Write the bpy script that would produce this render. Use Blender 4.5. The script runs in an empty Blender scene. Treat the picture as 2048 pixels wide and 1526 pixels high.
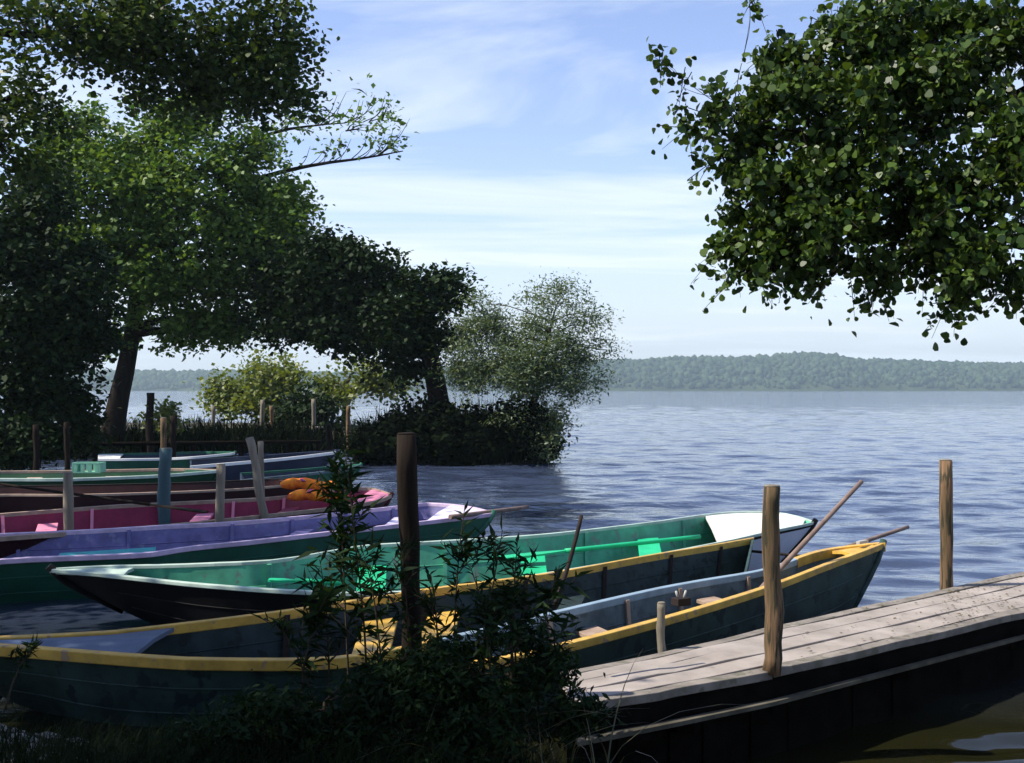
import bpy, math, random
import numpy as np
from mathutils import Vector

random.seed(11)
RNG = np.random.default_rng(7)
SC = bpy.context.scene
COL = SC.collection

# ------------------------------------------------------------------ camera
EYE = 1.85            # metres above the lake
FPX = 2200.0          # focal length in pixels of a 2048 wide frame
HOR = 779.0           # eye level row
cam_d = bpy.data.cameras.new('camera')
cam_d.sensor_width = 36.0
cam_d.lens = 36.0 * FPX / 2048.0
cam_d.shift_y = (HOR - 763.0) / 2048.0
cam_d.clip_start = 0.05
cam_d.clip_end = 9000.0
cam = bpy.data.objects.new('camera', cam_d)
cam.location = (0, 0, EYE)
cam.rotation_euler = (math.radians(90), 0, 0)
COL.objects.link(cam)
SC.camera = cam

# ------------------------------------------------------------------ light
SUN_EL = math.radians(50)
SUN_AZ = math.radians(-100)      # from +Y, negative = towards -X (left)
SUN_DIR = Vector((math.sin(SUN_AZ) * math.cos(SUN_EL), math.cos(SUN_AZ) * math.cos(SUN_EL), math.sin(SUN_EL)))
sun_d = bpy.data.lights.new('sun', 'SUN')
sun_d.energy = 4.3
sun_d.angle = math.radians(0.5)
sun_d.color = (1.0, 0.93, 0.80)
sun = bpy.data.objects.new('sun', sun_d)
sun.rotation_euler = (-SUN_DIR).to_track_quat('-Z', 'Y').to_euler()
COL.objects.link(sun)

world = bpy.data.worlds.new('World')
SC.world = world
world.use_nodes = True
wn = world.node_tree.nodes
wl = world.node_tree.links
wn.clear()


def N(tree, kind, **kw):
    n = tree.nodes.new(kind)
    for k, v in kw.items():
        setattr(n, k, v)
    return n


def build_sky():
    t = world.node_tree
    out = N(t, 'ShaderNodeOutputWorld')
    bg = N(t, 'ShaderNodeBackground')
    sky = N(t, 'ShaderNodeTexSky', sky_type='NISHITA')
    sky.sun_disc = False
    sky.sun_elevation = SUN_EL
    sky.sun_rotation = SUN_AZ
    sky.altitude = 0
    sky.air_density = 1.0
    sky.dust_density = 0.3
    sky.ozone_density = 2.0
    # cirrus: noise over a flat cloud deck (direction divided by its height)
    tc = N(t, 'ShaderNodeTexCoord')
    sep = N(t, 'ShaderNodeSeparateXYZ')
    wl.new(tc.outputs['Generated'], sep.inputs[0])
    zc = N(t, 'ShaderNodeMath', operation='MAXIMUM'); zc.inputs[1].default_value = 0.0
    wl.new(sep.outputs['Z'], zc.inputs[0])
    za = N(t, 'ShaderNodeMath', operation='ADD'); za.inputs[1].default_value = 0.10
    wl.new(zc.outputs[0], za.inputs[0])
    dx = N(t, 'ShaderNodeMath', operation='DIVIDE'); wl.new(sep.outputs['X'], dx.inputs[0]); wl.new(za.outputs[0], dx.inputs[1])
    dy = N(t, 'ShaderNodeMath', operation='DIVIDE'); wl.new(sep.outputs['Y'], dy.inputs[0]); wl.new(za.outputs[0], dy.inputs[1])
    cmb = N(t, 'ShaderNodeCombineXYZ'); wl.new(dx.outputs[0], cmb.inputs[0]); wl.new(dy.outputs[0], cmb.inputs[1])
    mp = N(t, 'ShaderNodeMapping')
    mp.inputs['Location'].default_value = CLOUD_LOC
    mp.inputs['Rotation'].default_value = (0, 0, math.radians(24))
    mp.inputs['Scale'].default_value = (0.55, 1.25, 1)
    wl.new(cmb.outputs[0], mp.inputs[0])
    n1 = N(t, 'ShaderNodeTexNoise'); n1.inputs['Scale'].default_value = 0.85; n1.inputs['Detail'].default_value = 10
    n1.inputs['Roughness'].default_value = 0.62; n1.inputs['Distortion'].default_value = 0.9
    wl.new(mp.outputs[0], n1.inputs['Vector'])
    rmp = N(t, 'ShaderNodeMapRange'); rmp.inputs['From Min'].default_value = 0.47; rmp.inputs['From Max'].default_value = 0.62
    wl.new(n1.outputs['Fac'], rmp.inputs['Value'])
    # more cloud low in the sky, a little everywhere
    low = N(t, 'ShaderNodeMapRange'); low.inputs['From Min'].default_value = 0.02; low.inputs['From Max'].default_value = 0.36
    low.inputs['To Min'].default_value = 1.0; low.inputs['To Max'].default_value = 0.30
    wl.new(sep.outputs['Z'], low.inputs['Value'])
    mul = N(t, 'ShaderNodeMath', operation='MULTIPLY'); wl.new(rmp.outputs[0], mul.inputs[0]); wl.new(low.outputs[0], mul.inputs[1])
    # thin milky veil near the horizon
    veil = N(t, 'ShaderNodeMapRange'); veil.inputs['From Min'].default_value = 0.0; veil.inputs['From Max'].default_value = 0.17
    veil.inputs['To Min'].default_value = 0.92; veil.inputs['To Max'].default_value = 0.0
    wl.new(sep.outputs['Z'], veil.inputs['Value'])
    mix = N(t, 'ShaderNodeMix', data_type='RGBA')
    wl.new(mul.outputs[0], mix.inputs['Factor'])
    tint = N(t, 'ShaderNodeMix', data_type='RGBA', blend_type='MULTIPLY'); tint.inputs['Factor'].default_value = 1.0
    wl.new(sky.outputs[0], tint.inputs['A']); tint.inputs['B'].default_value = SKY_TINT
    vmx = N(t, 'ShaderNodeMix', data_type='RGBA'); vmx.inputs['B'].default_value = VEIL
    wl.new(veil.outputs[0], vmx.inputs['Factor']); wl.new(tint.outputs['Result'], vmx.inputs['A'])
    wl.new(vmx.outputs['Result'], mix.inputs['A'])
    mix.inputs['B'].default_value = CLOUD
    wl.new(mix.outputs['Result'], bg.inputs['Color'])
    bg.inputs['Strength'].default_value = 0.12
    wl.new(bg.outputs[0], out.inputs[0])


CLOUD_LOC = (1.0, 2.0, 0)
SKY_TINT = (1.12, 0.99, 1.07, 1)
VEIL = (3.45, 4.0, 4.55, 1)
CLOUD = (4.9, 5.35, 5.7, 1)
build_sky()

SC.view_settings.view_transform = 'Standard'
SC.view_settings.look = 'None'
SC.view_settings.exposure = 0.8
SC.view_settings.gamma = 1.0


# ------------------------------------------------------------------ helpers
def px(u, v, z):
    """point at height z seen at photo pixel (u, v)"""
    d = FPX * (EYE - z) / (v - HOR)
    return Vector(((u - 1024.0) / FPX * d, d, z))


def pd(u, v, d):
    """point at distance d seen at photo pixel (u, v)"""
    return Vector(((u - 1024.0) / FPX * d, d, EYE - (v - HOR) / FPX * d))


def tag(o, label=None, cat=None, group=None, kind=None):
    if label: o['label'] = label
    if cat: o['category'] = cat
    if group: o['group'] = group
    if kind: o['kind'] = kind
    return o


def empty(name, loc, label, cat, group=None):
    o = bpy.data.objects.new(name, None)
    o.empty_display_size = 0.2
    o.location = loc
    COL.objects.link(o)
    return tag(o, label, cat, group)


def link(name, me, mats, parent=None, loc=None):
    for m in (mats if isinstance(mats, (list, tuple)) else [mats]):
        me.materials.append(m)
    o = bpy.data.objects.new(name, me)
    COL.objects.link(o)
    if parent is not None:
        o.parent = parent
        # mesh data is in world coordinates: undo the parent's offset
        base = Vector((0, 0, 0))
        p = parent
        while p is not None:
            base += p.location
            p = p.parent
        me.transform(__import__('mathutils').Matrix.Translation(-base))
    return o


class MB:
    """collects faces, then links them as one mesh object (world coordinates)"""

    def __init__(self):
        self.v, self.f, self.m, self.s = [], [], [], []

    def add(self, verts, faces, mi=0, smooth=False):
        o = len(self.v)
        self.v += [tuple(p) for p in verts]
        self.f += [tuple(i + o for i in f) for f in faces]
        self.m += [mi] * len(faces)
        self.s += [smooth] * len(faces)
        return self

    def box(self, c, ex, ey, ez, mi=0):
        """box from centre and three half-edge vectors"""
        c, ex, ey, ez = map(Vector, (c, ex, ey, ez))
        vs = [c + a * ex + b * ey + g * ez for g in (-1, 1) for b in (-1, 1) for a in (-1, 1)]
        fs = [(0, 2, 3, 1), (4, 5, 7, 6), (0, 1, 5, 4), (2, 6, 7, 3), (0, 4, 6, 2), (1, 3, 7, 5)]
        return self.add(vs, fs, mi)

    def tube(self, pts, radii, k=8, mi=0, jitter=0.0, cap=True):
        pts = [Vector(p) for p in pts]
        n = len(pts)
        vs, fs = [], []
        up = None
        for i in range(n):
            d = (pts[min(i + 1, n - 1)] - pts[max(i - 1, 0)])
            if d.length < 1e-9: d = Vector((0, 0, 1))
            d.normalize()
            if up is None:
                up = d.orthogonal().normalized()
            a = (up - d * up.dot(d))
            if a.length < 1e-6: a = d.orthogonal()
            a.normalize(); up = a
            b = d.cross(a)
            r = radii[i] if isinstance(radii, (list, tuple)) else radii
            for j in range(k):
                w = 2 * math.pi * j / k
                rr = r * (1 + random.uniform(-jitter, jitter))
                vs.append(pts[i] + a * math.cos(w) * rr + b * math.sin(w) * rr)
        for i in range(n - 1):
            for j in range(k):
                fs.append((i * k + j, i * k + (j + 1) % k, (i + 1) * k + (j + 1) % k, (i + 1) * k + j))
        self.add(vs, fs, mi, True)
        if cap:
            o = len(self.v) - len(vs)
            self.f.append(tuple(o + j for j in reversed(range(k)))); self.m.append(mi); self.s.append(False)
            self.f.append(tuple(o + (n - 1) * k + j for j in range(k))); self.m.append(mi); self.s.append(False)
        return self

    def sweep(self, pts, offs, mi=0):
        """sweep a section: offs(i) -> list of corner vectors around pts[i]"""
        n = len(pts); vs = []; k = None
        for i in range(n):
            sec = offs(i); k = len(sec)
            vs += [Vector(pts[i]) + s for s in sec]
        fs = []
        for i in range(n - 1):
            for j in range(k):
                fs.append((i * k + j, i * k + (j + 1) % k, (i + 1) * k + (j + 1) % k, (i + 1) * k + j))
        fs.append(tuple(reversed(range(k))))
        fs.append(tuple((n - 1) * k + j for j in range(k)))
        return self.add(vs, fs, mi)

    def build(self, name, mats, parent=None, bevel=0.0):
        me = bpy.data.meshes.new(name)
        me.from_pydata(self.v, [], self.f)
        me.polygons.foreach_set('material_index', self.m)
        me.polygons.foreach_set('use_smooth', self.s)
        me.update()
        o = link(name, me, mats, parent)
        if bevel:
            b = o.modifiers.new('edge', 'BEVEL'); b.width = bevel; b.segments = 2; b.limit_method = 'ANGLE'; b.angle_limit = math.radians(50)
        return o


def mesh_np(name, V, k, mats, parent=None, smooth=False):
    """V: (n, k, 3) array - one k-sided polygon per row"""
    n = V.shape[0]
    me = bpy.data.meshes.new(name)
    me.vertices.add(n * k)
    me.vertices.foreach_set('co', V.reshape(-1).astype(np.float32))
    me.loops.add(n * k)
    me.loops.foreach_set('vertex_index', np.arange(n * k, dtype=np.int32))
    me.polygons.add(n)
    me.polygons.foreach_set('loop_start', np.arange(0, n * k, k, dtype=np.int32))
    me.update(calc_edges=True)
    return link(name, me, mats, parent)


# ------------------------------------------------------------------ materials
def mat(name, col, rough=0.6, var=0.25, scale=6.0, stretch=(1, 1, 1), col2=None, spec=0.3, bump=0.0, detail=6, lo=0.35, hi=0.65, wear=None, wear_at=0.62):
    m = bpy.data.materials.new(name)
    m.use_nodes = True
    t = m.node_tree
    b = t.nodes['Principled BSDF']
    b.inputs['Roughness'].default_value = rough
    b.inputs['Specular IOR Level'].default_value = spec
    tc = N(t, 'ShaderNodeTexCoord')
    mp = N(t, 'ShaderNodeMapping'); mp.inputs['Scale'].default_value = stretch
    t.links.new(tc.outputs['Object'], mp.inputs[0])
    no = N(t, 'ShaderNodeTexNoise'); no.inputs['Scale'].default_value = scale; no.inputs['Detail'].default_value = detail
    no.inputs['Roughness'].default_value = 0.6
    t.links.new(mp.outputs[0], no.inputs['Vector'])
    r = N(t, 'ShaderNodeMapRange'); r.inputs['From Min'].default_value = lo; r.inputs['From Max'].default_value = hi
    t.links.new(no.outputs['Fac'], r.inputs['Value'])
    mx = N(t, 'ShaderNodeMix', data_type='RGBA')
    t.links.new(r.outputs[0], mx.inputs['Factor'])
    c2 = col2 if col2 else tuple(c * (1 - var) for c in col)
    mx.inputs['A'].default_value = (*c2, 1)
    mx.inputs['B'].default_value = (*col, 1)
    last = mx.outputs['Result']
    if wear:
        n2 = N(t, 'ShaderNodeTexNoise'); n2.inputs['Scale'].default_value = scale * 2.3; n2.inputs['Detail'].default_value = 8
        t.links.new(mp.outputs[0], n2.inputs['Vector'])
        r2 = N(t, 'ShaderNodeMapRange'); r2.inputs['From Min'].default_value = wear_at; r2.inputs['From Max'].default_value = wear_at + 0.05
        t.links.new(n2.outputs['Fac'], r2.inputs['Value'])
        m2 = N(t, 'ShaderNodeMix', data_type='RGBA'); m2.inputs['B'].default_value = (*wear, 1)
        t.links.new(r2.outputs[0], m2.inputs['Factor']); t.links.new(last, m2.inputs['A'])
        last = m2.outputs['Result']
    t.links.new(last, b.inputs['Base Color'])
    if bump:
        bp = N(t, 'ShaderNodeBump'); bp.inputs['Strength'].default_value = bump; bp.inputs['Distance'].default_value = 0.02
        t.links.new(no.outputs['Fac'], bp.inputs['Height']); t.links.new(bp.outputs[0], b.inputs['Normal'])
    return m


def leaf_mat(name, col, col2, trans=0.35, rough=0.45, spec=0.35):
    m = bpy.data.materials.new(name)
    m.use_nodes = True
    t = m.node_tree
    b = t.nodes['Principled BSDF']
    out = t.nodes['Material Output']
    b.inputs['Roughness'].default_value = rough
    b.inputs['Specular IOR Level'].default_value = spec
    g = N(t, 'ShaderNodeNewGeometry')
    mx = N(t, 'ShaderNodeMix', data_type='RGBA')
    t.links.new(g.outputs['Random Per Island'], mx.inputs['Factor'])
    mx.inputs['A'].default_value = (*col, 1); mx.inputs['B'].default_value = (*col2, 1)
    t.links.new(mx.outputs['Result'], b.inputs['Base Color'])
    tr = N(t, 'ShaderNodeBsdfTranslucent')
    hs = N(t, 'ShaderNodeMix', data_type='RGBA', blend_type='MULTIPLY'); hs.inputs['Factor'].default_value = 1
    hs.inputs['B'].default_value = (1.7, 1.6, 0.6, 1)
    t.links.new(mx.outputs['Result'], hs.inputs['A'])
    t.links.new(hs.outputs['Result'], tr.inputs['Color'])
    ms = N(t, 'ShaderNodeMixShader'); ms.inputs[0].default_value = trans
    t.links.new(b.outputs[0], ms.inputs[1]); t.links.new(tr.outputs[0], ms.inputs[2])
    t.links.new(ms.outputs[0], out.inputs['Surface'])
    return m


M = {}
M['bark'] = mat('bark', (0.022, 0.017, 0.013), 0.95, 0.5, 9, (1, 1, 0.25), bump=0.8, spec=0.1)
M['twig'] = mat('twig', (0.07, 0.055, 0.04), 0.9, 0.3, 9, spec=0.1)
M['alder'] = leaf_mat('alder_leaf', (0.007, 0.028, 0.005), (0.085, 0.140, 0.024), 0.22, 0.42, 0.25)
M['oak'] = leaf_mat('oak_leaf', (0.035, 0.095, 0.015), (0.135, 0.205, 0.038), 0.28, 0.5, 0.25)
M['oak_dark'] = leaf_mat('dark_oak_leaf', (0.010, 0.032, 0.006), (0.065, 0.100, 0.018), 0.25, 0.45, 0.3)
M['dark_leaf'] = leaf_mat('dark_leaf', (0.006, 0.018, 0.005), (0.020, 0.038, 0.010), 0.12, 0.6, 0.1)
M['willow'] = leaf_mat('willow_leaf', (0.05, 0.09, 0.04), (0.15, 0.19, 0.11), 0.3)
M['yellow_leaf'] = leaf_mat('yellow_green_leaf', (0.085, 0.125, 0.022), (0.16, 0.185, 0.05), 0.32)
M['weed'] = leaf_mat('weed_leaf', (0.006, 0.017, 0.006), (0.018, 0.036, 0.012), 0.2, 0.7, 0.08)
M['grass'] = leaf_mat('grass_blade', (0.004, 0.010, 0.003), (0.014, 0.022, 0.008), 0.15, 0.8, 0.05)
M['dry'] = leaf_mat('dry_blade', (0.04, 0.042, 0.02), (0.11, 0.10, 0.055), 0.2)
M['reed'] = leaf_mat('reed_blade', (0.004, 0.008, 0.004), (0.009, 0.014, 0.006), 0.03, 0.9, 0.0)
M['post'] = mat('weathered_post_wood', (0.25, 0.15, 0.09), 0.85, 0.6, 16, (1, 1, 0.10), col2=(0.085, 0.065, 0.035), bump=0.9, spec=0.1, wear=(0.05, 0.045, 0.03), wear_at=0.53)
M['post_grey'] = mat('grey_post_wood', (0.25, 0.22, 0.17), 0.85, 0.45, 14, (1, 1, 0.12), bump=0.5, spec=0.15)
M['post_dark'] = mat('dark_post_wood', (0.022, 0.016, 0.012), 0.9, 0.5, 14, (1, 1, 0.12), bump=0.6, spec=0.1)
M['post_teal'] = mat('teal_painted_post', (0.05, 0.11, 0.125), 0.6, 0.35, 10, (1, 1, 0.2), spec=0.25)
M['pole'] = mat('pole_wood', (0.24, 0.17, 0.14), 0.7, 0.4, 12, (1, 1, 0.3), spec=0.2)
M['pole_dark'] = mat('dark_pole_wood', (0.03, 0.022, 0.02), 0.8, 0.4, 12, spec=0.15)
M['deck'] = mat('deck_board_wood', (0.37, 0.325, 0.295), 0.8, 0.3, 3, (1, 1, 1), col2=(0.24, 0.21, 0.185), bump=0.3, spec=0.15, wear=(0.20, 0.18, 0.15), wear_at=0.66)
M['deck_old'] = mat('deck_edge_wood', (0.26, 0.23, 0.20), 0.8, 0.5, 5, bump=0.4, spec=0.15, wear=(0.14, 0.13, 0.10), wear_at=0.55)
M['deck_dark'] = mat('wet_shaded_wood', (0.009, 0.008, 0.007), 0.95, 0.5, 8, bump=0.4, spec=0.0)  # near black: shade under the jetty put in the colour; also wet post feet
M['yellow'] = mat('yellow_boat_paint', (0.66, 0.40, 0.07), 0.5, 0.35, 7, spec=0.35, wear=(0.34, 0.22, 0.12), wear_at=0.60)
M['slate'] = mat('slate_boat_paint', (0.042, 0.080, 0.068), 0.55, 0.5, 4, spec=0.2, wear=(0.018, 0.032, 0.03), wear_at=0.56)
M['slate_in'] = mat('slate_inner_paint', (0.030, 0.050, 0.052), 0.6, 0.5, 5, spec=0.15, wear=(0.015, 0.022, 0.02), wear_at=0.57)
M['paleblue'] = mat('pale_blue_boat_paint', (0.26, 0.36, 0.44), 0.45, 0.3, 5, spec=0.35)
M['bluegrey'] = mat('blue_grey_boat_paint', (0.09, 0.125, 0.20), 0.5, 0.3, 5, spec=0.35)
M['greyblue'] = mat('grey_blue_inner_paint', (0.13, 0.18, 0.205), 0.6, 0.5, 5, spec=0.15, wear=(0.07, 0.095, 0.10), wear_at=0.57)
M['green_in'] = mat('sea_green_boat_paint', (0.105, 0.43, 0.275), 0.55, 0.4, 4, spec=0.3, wear=(0.14, 0.22, 0.18), wear_at=0.6)
M['green_bright'] = mat('bright_green_boat_paint', (0.015, 0.50, 0.22), 0.5, 0.25, 4, spec=0.3)
M['green_rail'] = mat('pale_green_rail_paint', (0.48, 0.60, 0.52), 0.5, 0.3, 5, spec=0.3)
M['black_hull'] = mat('black_boat_paint', (0.005, 0.005, 0.006), 0.6, 0.3, 5, spec=0.1)
M['white'] = mat('white_boat_paint', (0.78, 0.78, 0.75), 0.45, 0.12, 5, spec=0.35)
M['white_in_shade'] = mat('shaded_white_paint', (0.55, 0.58, 0.66), 0.45, 0.15, 4, spec=0.35)  # shaded copy of the white: bluish shade put into the colour
M['dgreen'] = mat('dark_green_boat_paint', (0.02, 0.115, 0.07), 0.5, 0.35, 4, spec=0.3)
M['lav'] = mat('lavender_boat_paint', (0.17, 0.155, 0.35), 0.55, 0.4, 5, spec=0.3, wear=(0.17, 0.17, 0.30), wear_at=0.6)
M['lav_rail'] = mat('pink_lavender_rail_paint', (0.62, 0.48, 0.66), 0.5, 0.3, 6, spec=0.3)
M['lav_pale'] = mat('pale_lavender_deck_paint', (0.66, 0.60, 0.78), 0.5, 0.15, 5, spec=0.3)
M['turq'] = mat('turquoise_boat_paint', (0.04, 0.42, 0.42), 0.5, 0.3, 6, spec=0.3)
M['crimson'] = mat('crimson_boat_paint', (0.27, 0.016, 0.060), 0.5, 0.3, 6, spec=0.3)
M['pink'] = mat('pink_boat_paint', (0.78, 0.26, 0.38), 0.5, 0.2, 6, spec=0.3)
M['tan_rail'] = mat('tan_rail_wood', (0.40, 0.29, 0.22), 0.65, 0.35, 9, spec=0.25)
M['maroon'] = mat('maroon_boat_paint', (0.035, 0.009, 0.010), 0.5, 0.35, 6, spec=0.25)
M['leafgreen'] = mat('leaf_green_boat_paint', (0.010, 0.07, 0.028), 0.5, 0.3, 6, spec=0.3)
M['navy'] = mat('navy_boat_paint', (0.02, 0.03, 0.06), 0.5, 0.3, 6, spec=0.3)
M['orange'] = mat('orange_vest_fabric', (0.85, 0.30, 0.02), 0.75, 0.25, 9, col2=(0.50, 0.07, 0.02), spec=0.15, bump=0.6)
M['purple'] = mat('purple_strap', (0.20, 0.03, 0.20), 0.7, 0.3, 20, spec=0.15)
M['crate'] = mat('pale_green_crate', (0.22, 0.50, 0.36), 0.5, 0.2, 9, spec=0.3)
M['metal'] = mat('galvanised_metal', (0.45, 0.45, 0.43), 0.45, 0.3, 12, spec=0.5)
M['rope'] = mat('rope', (0.42, 0.36, 0.26), 0.9, 0.3, 60, spec=0.1)


# ------------------------------------------------------------------ the setting: water, bank, hills
def build_water():
    t = bpy.data.materials.new('lake_water')
    t.use_nodes = True
    nt = t.node_tree
    b = nt.nodes['Principled BSDF']
    b.inputs['Roughness'].default_value = 0.06
    b.inputs['IOR'].default_value = 1.33
    b.inputs['Specular IOR Level'].default_value = 0.5
    g = N(nt, 'ShaderNodeTexCoord')
    mp = N(nt, 'ShaderNodeMapping'); mp.inputs['Scale'].default_value = (0.55, 1.0, 1)
    mp.inputs['Rotation'].default_value = (0, 0, math.radians(8))
    nt.links.new(g.outputs['Object'], mp.inputs[0])
    n1 = N(nt, 'ShaderNodeTexNoise'); n1.inputs['Scale'].default_value = 2.2; n1.inputs['Detail'].default_value = 4
    nt.links.new(mp.outputs[0], n1.inputs['Vector'])
    # olive shallows: silt plus a foliage reflection put into the colour; blue-grey open water
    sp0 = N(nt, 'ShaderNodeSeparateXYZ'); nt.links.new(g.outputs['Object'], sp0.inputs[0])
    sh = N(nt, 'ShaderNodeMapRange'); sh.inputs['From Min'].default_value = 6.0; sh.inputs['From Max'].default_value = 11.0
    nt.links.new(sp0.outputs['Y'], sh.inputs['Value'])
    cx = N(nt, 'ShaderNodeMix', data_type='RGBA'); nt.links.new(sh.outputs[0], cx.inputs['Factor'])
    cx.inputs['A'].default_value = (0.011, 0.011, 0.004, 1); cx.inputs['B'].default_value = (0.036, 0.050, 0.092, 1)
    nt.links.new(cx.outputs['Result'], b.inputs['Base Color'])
    # ripples die away in the lee of the boats and the jetty
    sep = N(nt, 'ShaderNodeSeparateXYZ'); nt.links.new(g.outputs['Object'], sep.inputs[0])
    mr = N(nt, 'ShaderNodeMapRange'); mr.inputs['From Min'].default_value = 6; mr.inputs['From Max'].default_value = 16
    mr.inputs['To Min'].default_value = 0.06; mr.inputs['To Max'].default_value = 0.5
    nt.links.new(sep.outputs['Y'], mr.inputs['Value'])
    n2 = N(nt, 'ShaderNodeTexNoise'); n2.inputs['Scale'].default_value = 0.55; n2.inputs['Detail'].default_value = 3
    nt.links.new(mp.outputs[0], n2.inputs['Vector'])
    m3 = N(nt, 'ShaderNodeMapRange'); m3.inputs['From Min'].default_value = 30; m3.inputs['From Max'].default_value = 120
    m3.inputs['To Min'].default_value = 0.0; m3.inputs['To Max'].default_value = 0.55
    nt.links.new(sep.outputs['Y'], m3.inputs['Value'])
    bq = N(nt, 'ShaderNodeBump'); bq.inputs['Distance'].default_value = 0.5
    nt.links.new(m3.outputs[0], bq.inputs['Strength']); nt.links.new(n2.outputs['Fac'], bq.inputs['Height'])
    bp = N(nt, 'ShaderNodeBump'); bp.inputs['Distance'].default_value = 0.12
    nt.links.new(bq.outputs[0], bp.inputs['Normal'])
    nt.links.new(mr.outputs[0], bp.inputs['Strength'])
    nt.links.new(n1.outputs['Fac'], bp.inputs['Height'])
    nt.links.new(bp.outputs[0], b.inputs['Normal'])
    rows = [1.0]
    while rows[-1] < 2600:
        rows.append(rows[-1] + max(0.05, rows[-1] * 0.0062))
    rows = np.array(rows)
    nc = 380
    fan = np.linspace(-1, 1, nc)
    fan = np.sign(fan) * np.abs(fan) ** 1.25
    half = 8 + rows * 1.1
    X = fan[None, :] * half[:, None]
    Y = np.repeat(rows[:, None], nc, 1)
    sp = np.maximum(np.gradient(rows)[:, None], (half * 2 / nc)[:, None])
    Z = np.zeros_like(X)
    rg = np.random.default_rng(3)
    for i in range(46):
        lam = 0.28 * (10 ** (i / 45.0))
        th = math.radians(96) + rg.normal(0, 0.42)
        kx, ky = math.cos(th) * 2 * math.pi / lam, math.sin(th) * 2 * math.pi / lam
        amp = 0.0052 * lam ** 0.38
        ph = rg.uniform(0, 6.28)
        fade = np.clip((lam / sp - 2.2) / 2.0, 0, 1)
        gust = 0.75 + 0.45 * np.sin(X * 0.09 * (1 + 0.3 * math.sin(i)) + Y * 0.05 + i * 1.7)
        a = np.sin(kx * X + ky * Y + ph + 0.6 * np.sin(0.31 * X + 0.17 * Y + i))
        Z += amp * fade * gust * a
    lee = np.clip((Y - 7.0 + 0.35 * np.minimum(X, 4)) / 11.0, 0.30 + 0.5 * np.clip((X - 0.6) / 1.2, 0, 1), 1)
    lee *= 1 - 0.75 * np.clip((-X - 0.35 * (Y - 8)) / 3.0, 0, 1) * np.clip((34 - Y) / 6, 0, 1)
    Z *= lee
    n = len(rows)
    V = np.stack([X, Y, Z], -1).reshape(-1, 3)
    ii, jj = np.meshgrid(np.arange(n - 1), np.arange(nc - 1), indexing='ij')
    a0 = (ii * nc + jj).reshape(-1)
    F = np.stack([a0, a0 + 1, a0 + nc + 1, a0 + nc], -1)
    me = bpy.data.meshes.new('water')
    me.vertices.add(len(V)); me.vertices.foreach_set('co', V.reshape(-1).astype(np.float32))
    me.loops.add(F.size); me.loops.foreach_set('vertex_index', F.reshape(-1).astype(np.int32))
    me.polygons.add(len(F)); me.polygons.foreach_set('loop_start', np.arange(0, F.size, 4, dtype=np.int32))
    me.polygons.foreach_set('use_smooth', np.ones(len(F), dtype=bool))
    me.update(calc_edges=True)
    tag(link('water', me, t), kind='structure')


SHORE = [(-90, -30), (2.6, -30), (2.2, 1.0), (1.2, 3.4), (0.55, 4.55), (0.0, 4.95), (-0.9, 5.1), (-1.8, 5.5), (-2.9, 6.2), (-4.6, 7.4),
         (-7.0, 9.6), (-9.0, 14), (-11, 20), (-13.5, 26), (-12.5, 29), (-10, 31), (-7, 32.5), (-5, 35), (-3.6, 39), (-3.2, 43.5), (-6.0, 45.5),
         (-14, 46), (-30, 49), (-90, 56)]
ISLE = [(-4.2, 28.8), (-2.6, 27.5), (-1.2, 27.2), (-0.2, 26.8), (0.6, 27.4), (0.9, 28.4), (0.5, 30), (-1.4, 31), (-3.6, 30.4)]


def sdist(px_, py_, poly):
    P = np.array(poly)
    d = np.full(px_.shape, 1e9); inside = np.zeros(px_.shape, bool)
    n = len(P)
    for i in range(n):
        a, b = P[i], P[(i + 1) % n]
        e = b - a
        t = np.clip(((px_ - a[0]) * e[0] + (py_ - a[1]) * e[1]) / (e @ e), 0, 1)
        d = np.minimum(d, np.hypot(px_ - a[0] - t * e[0], py_ - a[1] - t * e[1]))
        c = ((a[1] > py_) != (b[1] > py_)) & (px_ < (b[0] - a[0]) * (py_ - a[1]) / (b[1] - a[1] + 1e-12) + a[0])
        inside ^= c
    return np.where(inside, d, -d)


def ground_z(x, y):
    x = np.asarray(x, float); y = np.asarray(y, float)
    s = np.maximum(sdist(x, y, SHORE), sdist(x, y, ISLE))
    s = s + 0.18 * np.sin(2.3 * x + 0.7 * y) + 0.12 * np.sin(3.1 * y - 1.3 * x)
    z = np.where(s > 0, 0.34 * (1 - np.exp(-np.maximum(s, 0) / 0.7)) + 0.05 * np.minimum(np.maximum(s, 0), 6), np.maximum(-0.6, s * 0.5))
    return z + 0.025 * np.sin(5.1 * x) * np.sin(4.3 * y + 1)


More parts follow.
